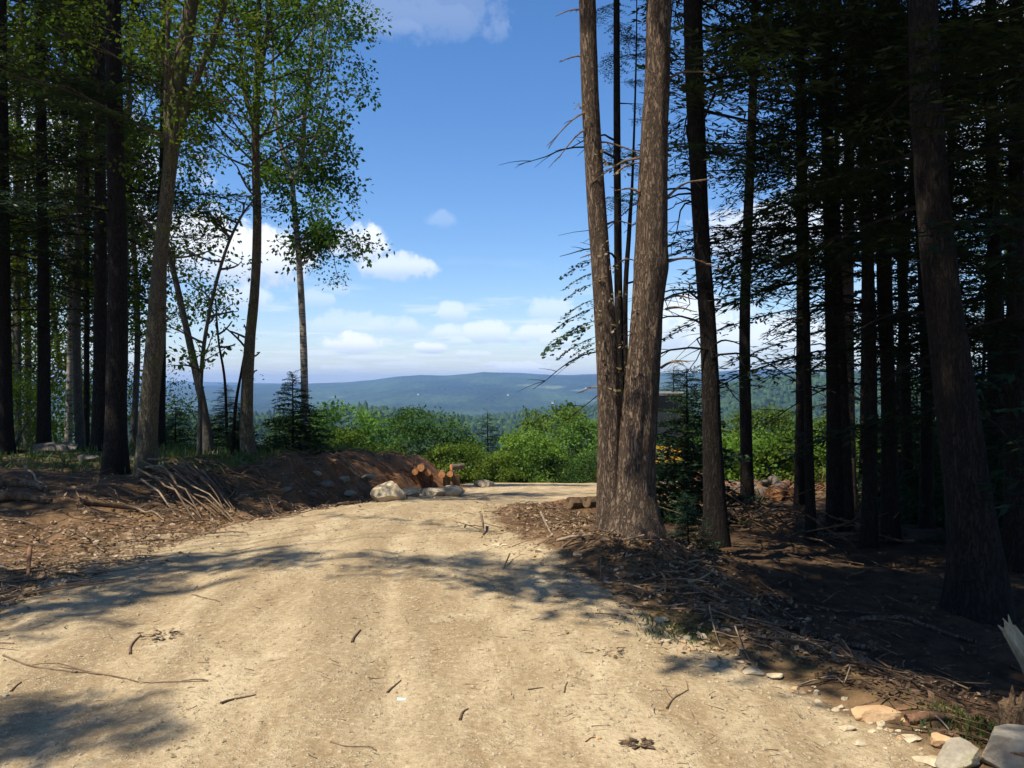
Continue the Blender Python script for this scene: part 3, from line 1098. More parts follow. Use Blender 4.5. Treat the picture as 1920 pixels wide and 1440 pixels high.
def right_conifer(name, label, pts, y, top, bark, z0, nb, l0, seed, az0=None, spread=math.pi, dead=0, deadz=(1.2, 4.0), deadL=(0.6, 1.6),
                  fl=(0.35, 0.4), sides=14, rough=0.10, cat='tree', group=None, high=True, lod='A', deadaz=None, lean=(0, 0), rings=60):
    r = np.random.default_rng(seed)
    path, rad = trunk_path(pts, y, top, rings, lean)
    b = tree_base(path)
    t = thing(name, label, cat, b, group)
    path = local(path, b)
    MB().tube(path, flare(path, rad, *fl), sides, rough=rough, seed=seed).obj('trunk', bark, t, smooth=True)
    crown, limbs = MB(), MB()
    if nb:
        zt = path[-1, 2]
        zf = ZC + 720 / FPX * y + 1.3 - b[2]          # what stands above the frame is only seen as shade
        if z0 < zf:
            conifer_boughs(crown, limbs, path, z0, min(zf, zt), nb, l0, l0 * 0.85, r, az0, spread, lod)
        if high and zt - 0.2 > max(zf, z0) + 0.3:
            conifer_boughs(crown, limbs, path, max(zf + 0.9, z0), zt - 0.2, 20, l0 * 1.25, 0.5, r, az0, spread, 'C')
        crown.obj('crown', M['needle'], t)
    if limbs.V:
        tag(limbs.obj('limbs', M['dark'], t), kind='stuff')
    for k in range(dead):
        z = r.uniform(*deadz)
        az = r.uniform(-math.pi, math.pi) if deadaz is None else r.uniform(*deadaz)
        p = path_at(path, z)
        dead_branch(p, az, r.uniform(-0.1, 0.45), r.uniform(*deadL), r).obj('branch', M['dark'], t)
    return t, path, rad


# the twin hemlocks beside the road
twinL, pathL, radL = right_conifer('hemlock_tree', 'left stem of the sunlit twin hemlocks beside the road, bare of branches', [(1152, 1010, 62), (1146, 900, 52), (1142, 760, 44), (1131, 560, 39), (1113, 300, 33), (1101, 0, 31)],
              7.62, 15, M['pine'], 7.2, 16, 2.2, 21, az0=RIGHT, spread=1.2, fl=(0.45, 0.28), sides=36, rough=0.15, rings=150, high=True)
r = np.random.default_rng(5)
for px, py, az, pit, L_ in ((1098, 20, 2.7, 0.3, 0.32), (1098, 108, 3.0, 0.15, 0.25), (1105, 210, 3.4, -0.5, 0.45), (1106, 240, 3.3, -0.6, 0.4), (1100, 272, 0.0, 0.02, 0.62),
                            (1128, 728, 3.1, 0.05, 0.22), (1122, 480, 2.6, 0.2, 0.18), (1150, 330, 0.3, 0.6, 0.5), (1150, 500, 0.4, 0.5, 0.35), (1166, 700, 0.2, 0.2, 0.2), (1140, 420, 0.2, 0.3, 0.3)):
    p = W(px, py, 7.62) - np.array(twinL.location)
    dead_branch(p, az, pit, L_, r, 0.011, 0.2).obj('branch', M['stick'], twinL)
wl = MB()
pts = [W(px + r.normal(0, 8), py + r.normal(0, 14), 7.45 + r.normal(0, 0.06)) - np.array(twinL.location) for px, py in
       ((1130, 300), (1162, 310), (1140, 470), (1130, 490), (1150, 505), (1128, 520), (1136, 545), (1160, 560), (1155, 620), (1160, 660), (1162, 690), (1160, 705), (1120, 590), (1112, 610), (1088, 220), (1084, 232))]
put_clusters(wl, pts, cluster(0.045, 9, 0.075), r, 0.7, 1.1)
wl.obj('withered_shoots', M['twigleaf'], twinL)['kind'] = 'stuff'
# living sprays hanging left of the stem
sp, lb = MB(), MB()
for px, py, az, s in ((1122, 480, 2.9, 0.42), (1115, 510, 3.4, 0.36), (1116, 530, 3.2, 0.34), (1118, 575, 3.0, 0.48), (1118, 600, 3.3, 0.56), (1122, 650, 3.3, 0.36), (1120, 640, 2.8, 0.30), (1112, 610, 3.05, 0.56), (1116, 560, 3.5, 0.4), (1120, 630, 3.2, 0.45)):
    bough(sp, lb, W(px, py, 7.8) - np.array(twinL.location), az, -0.35, s * 0.62, r, 'G')
sp.obj('spray', M['needle2'], twinL)
lb.obj('spray_stem', M['dark'], twinL)

twinR, pathR, radR = right_conifer('hemlock_tree', 'thick right stem of the twin hemlocks, joined at its foot to the left stem', [(1190, 1040, 86), (1189, 920, 70), (1200, 760, 63), (1214, 580, 56), (1222, 500, 64), (1223, 440, 59), (1227, 250, 49), (1235, 0, 46)],
              7.55, 17, M['pine'], 7.0, 20, 2.4, 22, az0=RIGHT, spread=1.3, fl=(0.80, 0.26), sides=44, rough=0.17, rings=160)
for px, py, az, pit, L_ in ((1250, 560, 0.2, 0.2, 0.3), (1248, 580, -0.2, 0.1, 0.28), (1240, 690, 0.15, 0.4, 0.35), (1255, 490, 0.1, 0.1, 0.5), (1200, 295, 3.0, -0.3, 0.5), (1252, 370, 0.3, 0.6, 0.6),
                            (1250, 150, 0.2, 0.4, 0.5), (1225, 1046, -0.3, 0.1, 0.25), (1200, 360, 2.9, 0.3, 0.25)):
    p = W(px, py, 7.5) - np.array(twinR.location)
    dead_branch(p, az, pit, L_, r, 0.014, 0.15).obj('branch', M['stick'], twinR)
# surface roots spreading from the foot
for a, L_ in ((-1.2, 0.55), (-0.4, 0.5)):
    q = np.array([(math.cos(a) * t * L_, math.sin(a) * t * L_) for t in np.linspace(0.1, 1, 7)])
    bx, by, bz = twinR.location
    P = np.array([(x, y, gz(bx + x, by + y) - bz + 0.10 * (1 - t) - 0.01) for (x, y), t in zip(q, np.linspace(0, 1, 7))])
    MB().tube(P, np.linspace(0.07, 0.015, 7), 8, rough=0.2, seed=3).obj('root', M['pine'], twinR, smooth=True)

RT = [
    ('slender dark hemlock standing just behind the gap of the twin stems', [(1170, 960, 22), (1162, 700, 17), (1158, 400, 14), (1156, 0, 12)], 9.2, 13, 'dark', 3.6, 22, 0.55, 31, 0.1, 1.7, 3, (3, 5)),
    ('thin crooked sapling trunk between the twin stems', [(1180, 960, 12), (1172, 600, 10), (1180, 430, 8), (1186, 330, 5)], 10.0, 7, 'dark', 5.0, 5, 0.6, 32, None, 3, 2, (2, 4)),
    ('straight dark hemlock right of the twin stems with bare drooping branches', [(1342, 1000, 44), (1337, 860, 36), (1329, 640, 31), (1316, 450, 30), (1304, 200, 33), (1299, 0, 34)], 9.0, 16, 'dark', 4.2, 28, 1.7, 33, 0.1, 1.9, 16, (1.6, 4.4)),
    ('slim straight trunk seen before the sunlit bushes on the right', [(1520, 965, 18), (1514, 700, 14), (1510, 450, 12), (1506, 200, 11)], 10.4, 11, 'dark', 3.6, 26, 1.2, 34, None, 3.14, 9, (1.4, 3.6)),
    ('dark hemlock with a thinner trunk leaning against its right side', [(1566, 955, 30), (1563, 700, 27), (1557, 450, 24), (1550, 200, 22), (1548, 0, 20)], 11.2, 15, 'dark', 3.0, 36, 1.7, 35, None, 3.14, 9, (1.6, 3.8)),
    ('thinner trunk pressed close to the right side of a dark hemlock', [(1592, 960, 17), (1586, 800, 15), (1577, 600, 12), (1572, 450, 10)], 11.0, 8, 'dark', 3.5, 10, 1.0, 36, 0.0, 1.5, 3, (1.5, 3.5)),
    ('dark trunk left of the double column in the right wood', [(1630, 985, 27), (1632, 700, 23), (1625, 400, 21), (1612, 0, 18)], 9.8, 15, 'dark', 2.4, 36, 1.7, 37, None, 3.14, 8, (1.2, 3.5)),
    ('dark trunk with swollen middle left of the massive hemlock', [(1670, 985, 30), (1664, 700, 25), (1658, 520, 27), (1656, 300, 22), (1652, 0, 20)], 10.2, 15, 'dark', 2.2, 36, 1.8, 38, None, 3.14, 7, (1.2, 3.5)),
    ('massive near black hemlock leaning left at the right of the wood', [(1832, 1080, 96), (1812, 900, 80), (1786, 700, 70), (1760, 500, 63), (1740, 250, 56), (1731, 0, 51)], 6.6, 15, 'dark', 2.8, 32, 1.8, 39, 0.0, 2.2, 5, (1.4, 3)),
]
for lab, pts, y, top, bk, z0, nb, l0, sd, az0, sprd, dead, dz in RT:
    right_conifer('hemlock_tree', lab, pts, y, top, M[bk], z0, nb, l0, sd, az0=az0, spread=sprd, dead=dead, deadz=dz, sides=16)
# understory and back rows of the right wood
BACK = [
    ('pale brown trunk catching light behind the leaning thin trunk', 1594, 14.5, 26, 'pine', 3.6, 30, 1.8),
    ('narrow dark trunk between the two columns of the right wood', 1702, 13.0, 22, 'dark', 2.0, 40, 2.0),
    ('narrow dark trunk just left of the massive hemlock', 1738, 11.5, 24, 'dark', 1.8, 44, 2.0),
    ('dark trunk right of the massive hemlock with low boughs', 1868, 10.5, 30, 'dark', 1.4, 46, 2.0),
    ('dark trunk at the right edge of the photo', 1906, 8.6, 36, 'dark', 1.6, 40, 1.9),
    ('far thin trunk deep in the right wood beside the massive hemlock', 1776, 17.0, 18, 'dark', 1.2, 46, 2.4),
    ('far thin trunk deep in the wood near the right edge', 1890, 16.0, 20, 'dark', 1.0, 46, 2.4),
    ('far trunk behind the dark hemlock with the leaning thin trunk', 1618, 17.5, 16, 'dark', 3.4, 34, 2.2),
    ('far trunk in the wood behind the double column', 1672, 19.0, 18, 'dark', 2.0, 46, 2.6),
    ('farthest dark trunk right of the massive hemlock', 1836, 21.0, 18, 'dark', 1.0, 46, 2.8),
    ('farthest dark trunk at the right margin of the wood', 1930, 20.0, 20, 'dark', 1.0, 46, 2.8),
    ('tall back hemlock whose high boughs close the sky above the slim trunk', 1500, 15.5, 24, 'dark', 6.8, 34, 2.2),
    ('tall back hemlock whose high boughs hang right of the twin stems', 1400, 14.5, 24, 'dark', 6.0, 34, 2.0),
    ('dark hemlock just outside the photo on the right', 2010, 8.0, 50, 'dark', 1.2, 34, 2.4),
    ('dark hemlock farther outside the photo on the right', 2080, 12.0, 50, 'dark', 1.2, 34, 2.8),
]
protos = []
for k, (lab, px, y, w, bk, z0, nb, l0) in enumerate(BACK):
    rr_ = np.random.default_rng(300 + k)
    if k >= 6 and z0 < 3 and y < 22:      # the same tree again, turned
        src, w0, y0_ = protos[(1, 2, 3, 5)[k % 4]]
        x = y * (px - 960) / FPX
        q_ = dup(src, (x, y, gz(x, y)), rr_.uniform(0.5, 5.5), rr_.uniform(0.62, 1.1), lab)
        q_.rotation_euler = (rr_.normal(0, 0.035), rr_.normal(0, 0.035), q_.rotation_euler[2])
        continue
    pts = [(px + rr_.normal(0, 3), 960, w), (px + rr_.normal(0, 5), 600, w * 0.85), (px + rr_.normal(0, 10), 200, w * 0.7)]
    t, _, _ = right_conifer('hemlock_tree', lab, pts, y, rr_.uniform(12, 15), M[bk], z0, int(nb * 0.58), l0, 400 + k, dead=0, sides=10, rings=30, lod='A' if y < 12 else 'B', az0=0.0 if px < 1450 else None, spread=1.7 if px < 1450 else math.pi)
    protos.append((t, w, y))

# ------------------------------------------------------------------ trees on the left
def broad(name, label, pts, y, top, bark, leafm, seed, limbs_at, csize=0.085, cn=16, cspread=0.28, cat='tree', sides=16, forks=(), rough=0.10, per=1, leafpts=(), depth=2, group=None, fl=(0.35, 0.35)):
    """limbs_at: (height fraction range, count, length range, azimuth or None)"""
    r = np.random.default_rng(seed)
    path, rad = trunk_path(pts, y, top, 70)
    b = tree_base(path)
    t = thing(name, label, cat, b, group)
    path = local(path, b)
    MB().tube(path, flare(path, rad, *fl), sides, rough=rough, seed=seed).obj('trunk', bark, t, smooth=True)
    lm, tips = MB(), []
    for fk in forks:                                   # big forks traced as their own stems
        P = catmull([W(px, py, y) - b for px, py, w in fk], 24)
        R = np.interp(np.linspace(0, len(fk) - 1, 24), np.arange(len(fk)), [w * y / FPX / 2 for px, py, w in fk])
        MB().tube(P, R, 10, rough=0.08, seed=seed + 3).obj('fork', bark, t, smooth=True)
        for k in range(12):
            p = P[r.integers(7, 24)]
            d = norm(r.normal(0, 1, 3) * np.array((1, 1, 0.5)) + np.array((0, 0, 0.3)))
            limb_tree(lm, p, d, r.uniform(0.38, 0.8) * y / 16, 0.012, 1, r, tips)
    for (z0, z1, n, l0, l1, az0, sprd) in limbs_at:
        for k in range(n):
            z = r.uniform(z0, z1)
            p = path_at(path, z)
            az = r.uniform(-math.pi, math.pi) if az0 is None else az0 + r.uniform(-sprd, sprd)
            el = r.uniform(0.1, 0.75)
            d = np.array((math.cos(az) * math.cos(el), math.sin(az) * math.cos(el), math.sin(el)))
            limb_tree(lm, p, d, r.uniform(l0, l1), 0.022, depth, r, tips)
    for px, py, s in leafpts:
        tips.append(W(px, py, y + r.normal(0, 0.4)) - b)
    tag(lm.obj('limbs', bark, t), kind='stuff')
    cr = MB()
    pts_ = [p + r.normal(0, 0.12, 3) for p in tips for _ in range(per)]
    put_clusters(cr, pts_, cluster(csize, cn, cspread), r, 0.6, 1.35)
    cr.obj('crown', leafm, t)
    return t


broad('birch_tree', 'slim birch with leafy crown rising behind the small dark fir', [(572, 800, 14), (569, 640, 13), (560, 480, 11), (550, 370, 10), (548, 330, 9)], 22.5, None, M['birch'], M['leaf'], 51,
      [(4.6, 6.6, 7, 0.5, 0.9, 0.0, 1.4), (6.5, 8.5, 8, 0.5, 0.85, None, 3)], csize=0.105, cn=22, cspread=0.34, per=1,
      forks=[[(548, 340, 11), (536, 300, 9), (520, 240, 7), (512, 120, 5), (508, -60, 4)], [(550, 345, 11), (566, 290, 10), (572, 200, 9), (586, 60, 7), (590, -120, 5)],
             [(566, 300, 6), (590, 260, 5), (608, 200, 4), (618, 130, 3), (618, 60, 2)], [(572, 180, 6), (596, 120, 5), (610, 70, 3), (616, 10, 2)],
             [(560, 440, 5), (584, 430, 4), (606, 450, 3), (626, 480, 2)], [(566, 330, 5), (590, 300, 4), (610, 290, 3), (624, 270, 2)]])
broad('maple_tree', 'straight leafy maple between the leaning birch and the slim birch', [(466, 850, 27), (462, 780, 23), (468, 650, 20), (478, 540, 17), (482, 420, 16), (479, 260, 15), (484, 100, 13)], 15.0, 10, M['mossy'], M['leaf'], 52,
      [(5.0, 7.6, 15, 0.8, 1.3, None, 3), (5.6, 7.6, 3, 0.9, 1.4, 0.0, 0.9)], csize=0.080, cn=19, cspread=0.29, per=1,
      forks=[[(482, 240, 10), (460, 180, 8), (450, 90, 7), (430, -40, 5)], [(484, 150, 12), (500, 60, 10), (510, -60, 8)]])
broad('maple_tree', 'curving mossy maple with a fork, sunlit on its left side', [(272, 890, 37), (280, 760, 33), (292, 630, 35), (299, 500, 27), (306, 430, 25), (320, 300, 26), (332, 180, 27), (352, 50, 26), (364, -40, 24)], 12.3, 9.5, M['mossy'], M['leaf_dk'], 53,
      [(4.8, 8, 11, 0.9, 1.5, None, 3)], csize=0.075, cn=14, cspread=0.25, per=1,
      forks=[[(334, 250, 18), (352, 190, 15), (376, 130, 13), (400, 70, 12), (424, 0, 10), (440, -60, 8)], [(324, 330, 10), (312, 280, 9), (312, 160, 9), (318, -40, 8)]])
broad('birch_tree', 'thin birch leaning left over the bank behind the mossy maple', [(392, 855, 18), (384, 780, 15), (366, 690, 14), (346, 600, 12), (328, 520, 11), (312, 460, 10), (280, 425, 7), (256, 390, 4)], 15.0, None, M['grey'], M['leaf_dk'], 54,
      [(3.3, 4.4, 4, 0.5, 0.9, None, 3)], csize=0.085, cn=10, cspread=0.22, per=1, depth=1)
broad('sapling', 'leafy sapling leaning right between the leaning birch and the maple', [(374, 850, 9), (378, 690, 8), (394, 580, 7), (420, 480, 6), (450, 410, 5), (480, 370, 3)], 14.6, None, M['grey'], M['leaf_dk'], 55,
      [(1.3, 4.6, 16, 0.35, 0.8, None, 3)], csize=0.085, cn=10, cspread=0.20, per=1, depth=1, sides=8)
broad('sapling', 'bare forked sapling at the foot of the straight maple', [(436, 850, 7), (442, 760, 6), (452, 700, 5), (462, 640, 4), (470, 560, 3)], 15.4, None, M['dark'], M['leaf_dk'], 56,
      [(1.0, 2.4, 5, 0.3, 0.6, None, 3)], csize=0.08, cn=4, cspread=0.18, per=1, depth=0, sides=6)
broad('sapling', 'thin bare sapling standing between the leaning birch and the forked sapling', [(426, 850, 6), (422, 720, 5), (410, 640, 4), (404, 560, 3)], 15.8, None, M['dark'], M['leaf_dk'], 57,
      [(1.0, 2.8, 3, 0.3, 0.5, None, 3)], csize=0.08, cn=3, cspread=0.18, per=1, depth=0, sides=6)

LT = [
    ('thick dark hemlock left of the mossy maple', [(216, 885, 42), (219, 700, 36), (221, 500, 33), (216, 250, 30), (211, 0, 27)], 12.6, 9.5, 'dark', 3.9, 24, 1.5, 61, 3.0, 2.2, 12, (1.5, 4.4)),
    ('dark hemlock half hidden left of the thick dark hemlock', [(186, 838, 26), (188, 600, 23), (188, 300, 20), (186, 0, 17)], 15.5, 10.5, 'dark', 3.4, 30, 1.9, 62, 3.0, 2.0, 8, (1.5, 5)),
    ('dark hemlock standing behind the flat ledge on the left', [(82, 812, 24), (82, 600, 21), (78, 300, 19), (74, 0, 17)], 16.5, 10.5, 'dark', 3.0, 36, 2.0, 63, None, 3.14, 8, (1.5, 5)),
    ('dark hemlock at the left edge of the photo', [(8, 812, 30), (4, 500, 27), (0, 0, 22)], 16.0, 10.5, 'dark', 2.2, 38, 2.0, 64, None, 3.14, 4, (1.5, 5)),
    ('hemlock with long low boughs behind the mossy maple', [(300, 850, 18), (303, 600, 16), (306, 300, 14), (310, 0, 12)], 17.5, 10, 'dark', 4.4, 20, 1.3, 65, 0.2, 2.2, 6, (1.5, 5)),
]
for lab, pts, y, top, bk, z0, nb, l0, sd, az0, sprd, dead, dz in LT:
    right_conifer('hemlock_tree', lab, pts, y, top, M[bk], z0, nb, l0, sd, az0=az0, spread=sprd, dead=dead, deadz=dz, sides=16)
LB = [('pale birch trunk in the left wood behind the dark hemlocks', 128, 19.0, 13, 'birch'), ('thin grey trunk beside the pale birch in the left wood', 150, 17.5, 16, 'grey'),
      ('thin dark trunk right of the grey trunk in the left wood', 162, 18.5, 11, 'dark'), ('grey far trunk in the left wood near the photo edge', 50, 22.0, 12, 'grey'),
      ('thin grey trunk deep in the left wood left of the ledge hemlock', 34, 20.0, 12, 'grey'), ('far grey trunk showing left of the mossy maple', 250, 23.0, 12, 'grey')]
for k, (lab, px, y, w, bk) in enumerate(LB):
    rr_ = np.random.default_rng(500 + k)
    broad('birch_tree' if bk == 'birch' else 'maple_tree', lab, [(px, 830, w), (px + rr_.normal(0, 6), 600, w * 0.9), (px + rr_.normal(0, 8), 250, w * 0.75), (px + rr_.normal(0, 8), -60, w * 0.6)], y, 12.5, M[bk], M['leaf_dk'], 520 + k,
          [(2.5, 10.5, 18, 1.0, 1.9, None, 3)], csize=0.095, cn=17, cspread=0.36, per=2, sides=10)

# ------------------------------------------------------------------ bushes and young trees past the clearing and in the left wood
def bush_proto(name, label, cat, leafm, seed, w, h, lobes, per, csize, cn, cspread, cone=False):
    r = np.random.default_rng(seed)
    t = thing(name, label, cat)
    st = MB()
    for k in range(4):
        a = r.uniform(0, 6.28)
        st.tube(catmull([(0.1 * math.cos(a), 0.1 * math.sin(a), -1.0), (0.3 * w * math.cos(a) * 0.4, 0.3 * w * math.sin(a) * 0.4, h * 0.4), (w * 0.3 * math.cos(a), w * 0.3 * math.sin(a), h * 0.8)], 8), np.linspace(0.07, 0.02, 8), 6, cap=False)
    st.obj('stems', M['grey'], t)
    cr = MB()
    pts = []
    for k in range(lobes):
        u = norm(r.normal(0, 1, 3))
        u[2] = r.uniform(-0.75, 1)
        f = (1 - 0.75 * (u[2] * 0.5 + 0.5)) if cone else math.sqrt(max(0.05, 1 - 0.8 * u[2] ** 2))
        a = r.uniform(0, 6.28)
        c = np.array((math.cos(a) * w * 0.42 * f * r.uniform(0.6, 1.05), math.sin(a) * w * 0.42 * f * r.uniform(0.6, 1.05), h * (0.52 + 0.40 * u[2])))
        R = w * r.uniform(0.10, 0.2)
        q = norm(r.normal(0, 1, (per, 3))) * R * r.uniform(0.6, 1.05, (per, 1))
        q[:, 2] = np.abs(q[:, 2]) * 0.9 - R * 0.15
        pts += list(c + q)
    put_clusters(cr, pts, cluster(csize, cn, cspread), r, 0.7, 1.3)
    cr.obj('crown', leafm, t)
    return t


P1 = bush_proto('young_maple', '', 'tree', M['bush'], 71, 5.0, 5.2, 50, 18, 0.15, 9, 0.28)
P2 = bush_proto('young_maple', '', 'tree', M['bush3'], 72, 5.4, 5.0, 56, 20, 0.13, 10, 0.26)
P3 = bush_proto('bush', '', 'bush', M['bush2'], 73, 3.4, 2.6, 36, 18, 0.12, 9, 0.22)
P4 = bush_proto('young_maple', '', 'tree', M['bush'], 74, 4.4, 6.0, 50, 18, 0.15, 9, 0.28)


def fir_proto(seed, H, nb, l0, mat=M['needle2'], lod='F', fw=1.0):
    r = np.random.default_rng(seed)
    t = thing('young_fir', '', 'tree')
    path = np.array([(0, 0, -0.2), (0.02, 0, H * 0.5), (0, 0.02, H)])
    MB().tube(path, (0.05 * H / 2.4, 0.03 * H / 2.4, 0.006), 7).obj('trunk', M['dark'], t)
    cr, lm = MB(), MB()
    for k in range(nb):
        z = H * (0.04 + 0.94 * (k + r.random()) / nb)
        f = (1 - z / H) ** 0.8
        bough(cr, lm, path_at(path, z), r.uniform(-3.14, 3.14), r.uniform(-0.05, 0.35), (l0 * f + 0.14) * r.uniform(0.7, 1.2) / 1.5, r, lod)
    for s_ in np.linspace(0.86, 1.0, 6):
        bough(cr, lm, (0, 0, H * s_), r.uniform(-3, 3), 0.6, 0.16, r, lod)
    tag(lm.obj('limbs', M['dark'], t), kind='stuff')
    cr.obj('crown', mat, t)
    return t


FIR = fir_proto(81, 2.2, 190, 0.85)
FIR3 = fir_proto(83, 2.3, 170, 0.95, lod='G')
FIR2 = fir_proto(82, 6.5, 230, 2.2, lod='G')

used_p = set()


def plant(proto, px, top_py, y, s, rz, label, group=None, sink=None):
    """stand a plant so that its top shows at top_py, rooted in the slope"""
    x = y * (px - 960) / FPX
    z = ZC + (720 - top_py + (24 if y > 27 else 0)) / FPX * y - s * proto['h']
    loc = (x, y, z)
    if id(proto) not in used_p:
        used_p.add(id(proto))
        proto.location, proto.rotation_euler, proto.scale = loc, (0, 0, rz), (s, s, s)
        tag(proto, label, group=group)
        return proto
    return dup(proto, loc, rz, s, label, group)


for p, h in ((P1, 5.2), (P2, 5.0), (P3, 2.6), (P4, 6.0), (FIR, 2.2), (FIR3, 2.3), (FIR2, 6.5)):
    p['h'] = h
gb = 'young trees below the edge of the clearing'
plant(P1, 652, 780, 33, 0.85, 0.3, 'bright green young maple right of the slim birch, past the bank', gb)
plant(P2, 795, 782, 31, 0.84, 1.0, 'rounded dark green tree rising behind the pile of cut logs', gb)
plant(P4, 1040, 778, 36, 1.0, 2.0, 'bright green pointed tree left of the twin stems', gb)
plant(FIR2, 914, 794, 36, 1.0, 0, 'dark fir pointing up among the green trees past the clearing', gb)
plant(P3, 990, 838, 32, 0.95, 0.5, 'yellow green bush between the dark fir and the twin stems', 'bushes at the edge of the clearing')
plant(P1, 580, 800, 38, 0.8, 2.2, 'green tree behind the small dark fir by the slim birch', gb)
plant(P2, 705, 846, 34, 0.6, 2.9, 'low green tree filling the dip left of the log pile', gb)
plant(P1, 876, 862, 31, 0.5, 4.0, 'bright low tree right above the pile of cut logs', gb)
plant(P2, 955, 866, 35, 0.7, 0.2, 'deep green low tree beside the dark fir', gb)
plant(P4, 1105, 806, 34, 0.85, 3.0, 'green tree half hidden by the left stem of the twins', gb)
plant(P1, 1015, 858, 31.5, 0.62, 1.5, 'low bright bushy tree at the sandy edge of the clearing', gb)
plant(P2, 1085, 862, 31.5, 0.6, 5.0, 'low deep green bushy tree at the sandy edge, next to the twins', gb)
plant(P3, 640, 830, 30, 0.8, 3.0, 'yellow green bush on the bank top right of the small dark fir', 'bushes at the edge of the clearing')
plant(P3, 725, 860, 31, 0.7, 1.0, 'yellow green bush just left of the cut logs', 'bushes at the edge of the clearing')
plant(P3, 850, 856, 29, 0.7, 2.0, 'green bush right behind the orange log ends', 'bushes at the edge of the clearing')
plant(P3, 940, 872, 31, 0.6, 2.6, 'low bush at the sandy edge below the dark fir', 'bushes at the edge of the clearing')
gr = 'sunlit bushes seen between the trunks of the right wood'
for i, (pr, px, py, y, s, lab) in enumerate((
        (P4, 1420, 782, 33, 0.85, 'tall sunlit tree between the straight dark hemlock and the slim trunk'), (P3, 1375, 838, 29, 1.2, 'bright bush right beside the straight dark hemlock'),
        (P3, 1450, 852, 29, 1.2, 'bright bush halfway between the straight dark hemlock and the slim trunk'), (P3, 1500, 842, 30, 1.2, 'bright bush just left of the slim trunk'),
        (P1, 1495, 800, 34, 0.8, 'sunlit tree behind the slim trunk'), (P3, 1550, 850, 29, 1.2, 'bright bush between the slim trunk and the dark hemlock'),
        (P1, 1290, 800, 33, 0.8, 'sunlit tree seen between the twins and the straight dark hemlock'), (P3, 1290, 850, 30, 1.1, 'bright bush behind the yellow machine'),
        (P4, 1590, 800, 33, 0.85, 'sunlit tree behind the thin leaning trunk'), (P1, 1660, 820, 32, 0.9, 'sunlit tree behind the double column of trunks'),
        (P2, 1740, 800, 33, 1.0, 'deep green tree far behind the massive hemlock'), (P1, 1230, 815, 35, 0.8, 'green tree hidden mostly by the right stem of the twins'),
        (P2, 1850, 790, 33, 1.1, 'deep green tree far behind the right edge of the wood'), (P3, 1620, 860, 28, 1.2, 'bright bush behind the left column of the right wood'))):
    plant(pr, px, py, y, s, i * 1.3, lab, gr)

# small firs
plant(FIR3, 548, 700, 16.6, 0.80, 0, 'small dark fir on the bank in front of the slim birch')
plant(FIR, 424, 724, 16.2, 0.62, 1.0, 'small dark fir among the saplings on the bank')
plant(FIR, 450, 760, 15.6, 0.45, 2.0, 'lowest little fir at the foot of the straight maple')
plant(FIR, 330, 762, 18.0, 0.8, 3.0, 'young fir behind the gap right of the mossy maple')
plant(FIR3, 1290, 690, 12.6, 1.12, 2.0, 'young hemlock between the twins and the straight dark hemlock')
plant(FIR, 1262, 690, 27.0, 1.35, 4.0, 'young hemlock behind the yellow machine')
plant(FIR, 1290, 930, 8.6, 0.42, 1.0, 'dark seedling fir in the shade beside the straight dark hemlock')

for i, (px, py, y, s_, pr, lab) in enumerate(((1700, 760, 15.0, 1.0, FIR3, 'young hemlock in the shade behind the swollen trunk'), (1745, 800, 12.5, 0.9, FIR3, 'young hemlock in the shade left of the massive trunk'),
        (1868, 720, 13.0, 1.25, FIR3, 'young hemlock in the shade right of the massive trunk'), (1915, 640, 15.5, 0.62, FIR2, 'taller young hemlock at the right edge of the wood'), (1780, 690, 19.0, 0.62, FIR2, 'taller young hemlock deep in the right wood'),
        (1655, 790, 17.5, 0.9, FIR3, 'young hemlock between two dark trunks of the right wood'), (1840, 800, 10.0, 0.8, FIR3, 'low young hemlock by the foot of the massive trunk'), (1930, 820, 9.0, 0.9, FIR3, 'low young hemlock at the right edge of the photo'),
        (1720, 700, 23.0, 0.7, FIR2, 'far young hemlock behind the right wood'), (1860, 690, 24.0, 0.75, FIR2, 'far young hemlock behind the massive trunk'))):
    plant(pr, px, py, y, s_, i * 1.9, lab, 'young hemlocks in the shade of the right wood')

# broadleaf wall of the left wood: lit leaves low and high
UND = bush_proto('understory_tree', '', 'tree', M['leaf_dk'], 91, 5.5, 9.5, 60, 9, 0.10, 16, 0.36)
UND2 = bush_proto('understory_tree', '', 'tree', M['leaf_dk'], 92, 5.0, 4.0, 44, 9, 0.09, 15, 0.32)
UND['h'], UND2['h'] = 9.5, 4.0
gl = 'leafy trees filling the left wood'
for i, (pr, px, py, y, s, lab) in enumerate((
        (UND, 20, 60, 24, 1.0, 'leafy tree high at the left edge of the wood'), (UND, 120, -40, 27, 1.2, 'tall leafy tree behind the ledge hemlock'), (UND, 235, 80, 28, 1.1, 'leafy tree behind the thick dark hemlock'),
        (UND, -60, 220, 20, 0.9, 'leafy tree just outside the left edge'), (UND, 60, 340, 26, 0.9, 'middle leafy tree left of the ledge hemlock'), (UND, 170, 330, 30, 0.95, 'middle leafy tree behind the half hidden hemlock'),
        (UND2, 30, 640, 24, 1.0, 'low leafy tree near the left edge of the wood'), (UND2, 130, 640, 26, 1.0, 'low leafy tree behind the pale birch trunk'), (UND2, 240, 690, 26, 0.95, 'low leafy tree behind the thick dark hemlock'),
        (UND2, 330, 775, 24, 0.6, 'low leafy bush right of the mossy maple'), (UND2, 380, 800, 27, 0.6, 'low leafy bush behind the leaning birch'), (UND2, 500, 812, 30, 0.6, 'low leafy tree right of the straight maple'),
        (UND2, 80, 700, 19, 0.5, 'low bush beside the ledge hemlock'), (UND2, 0, 720, 17, 0.5, 'low bush at the left edge behind the ledge'))):
    plant(pr, px, py, y, s, i * 1.7, lab, gl)
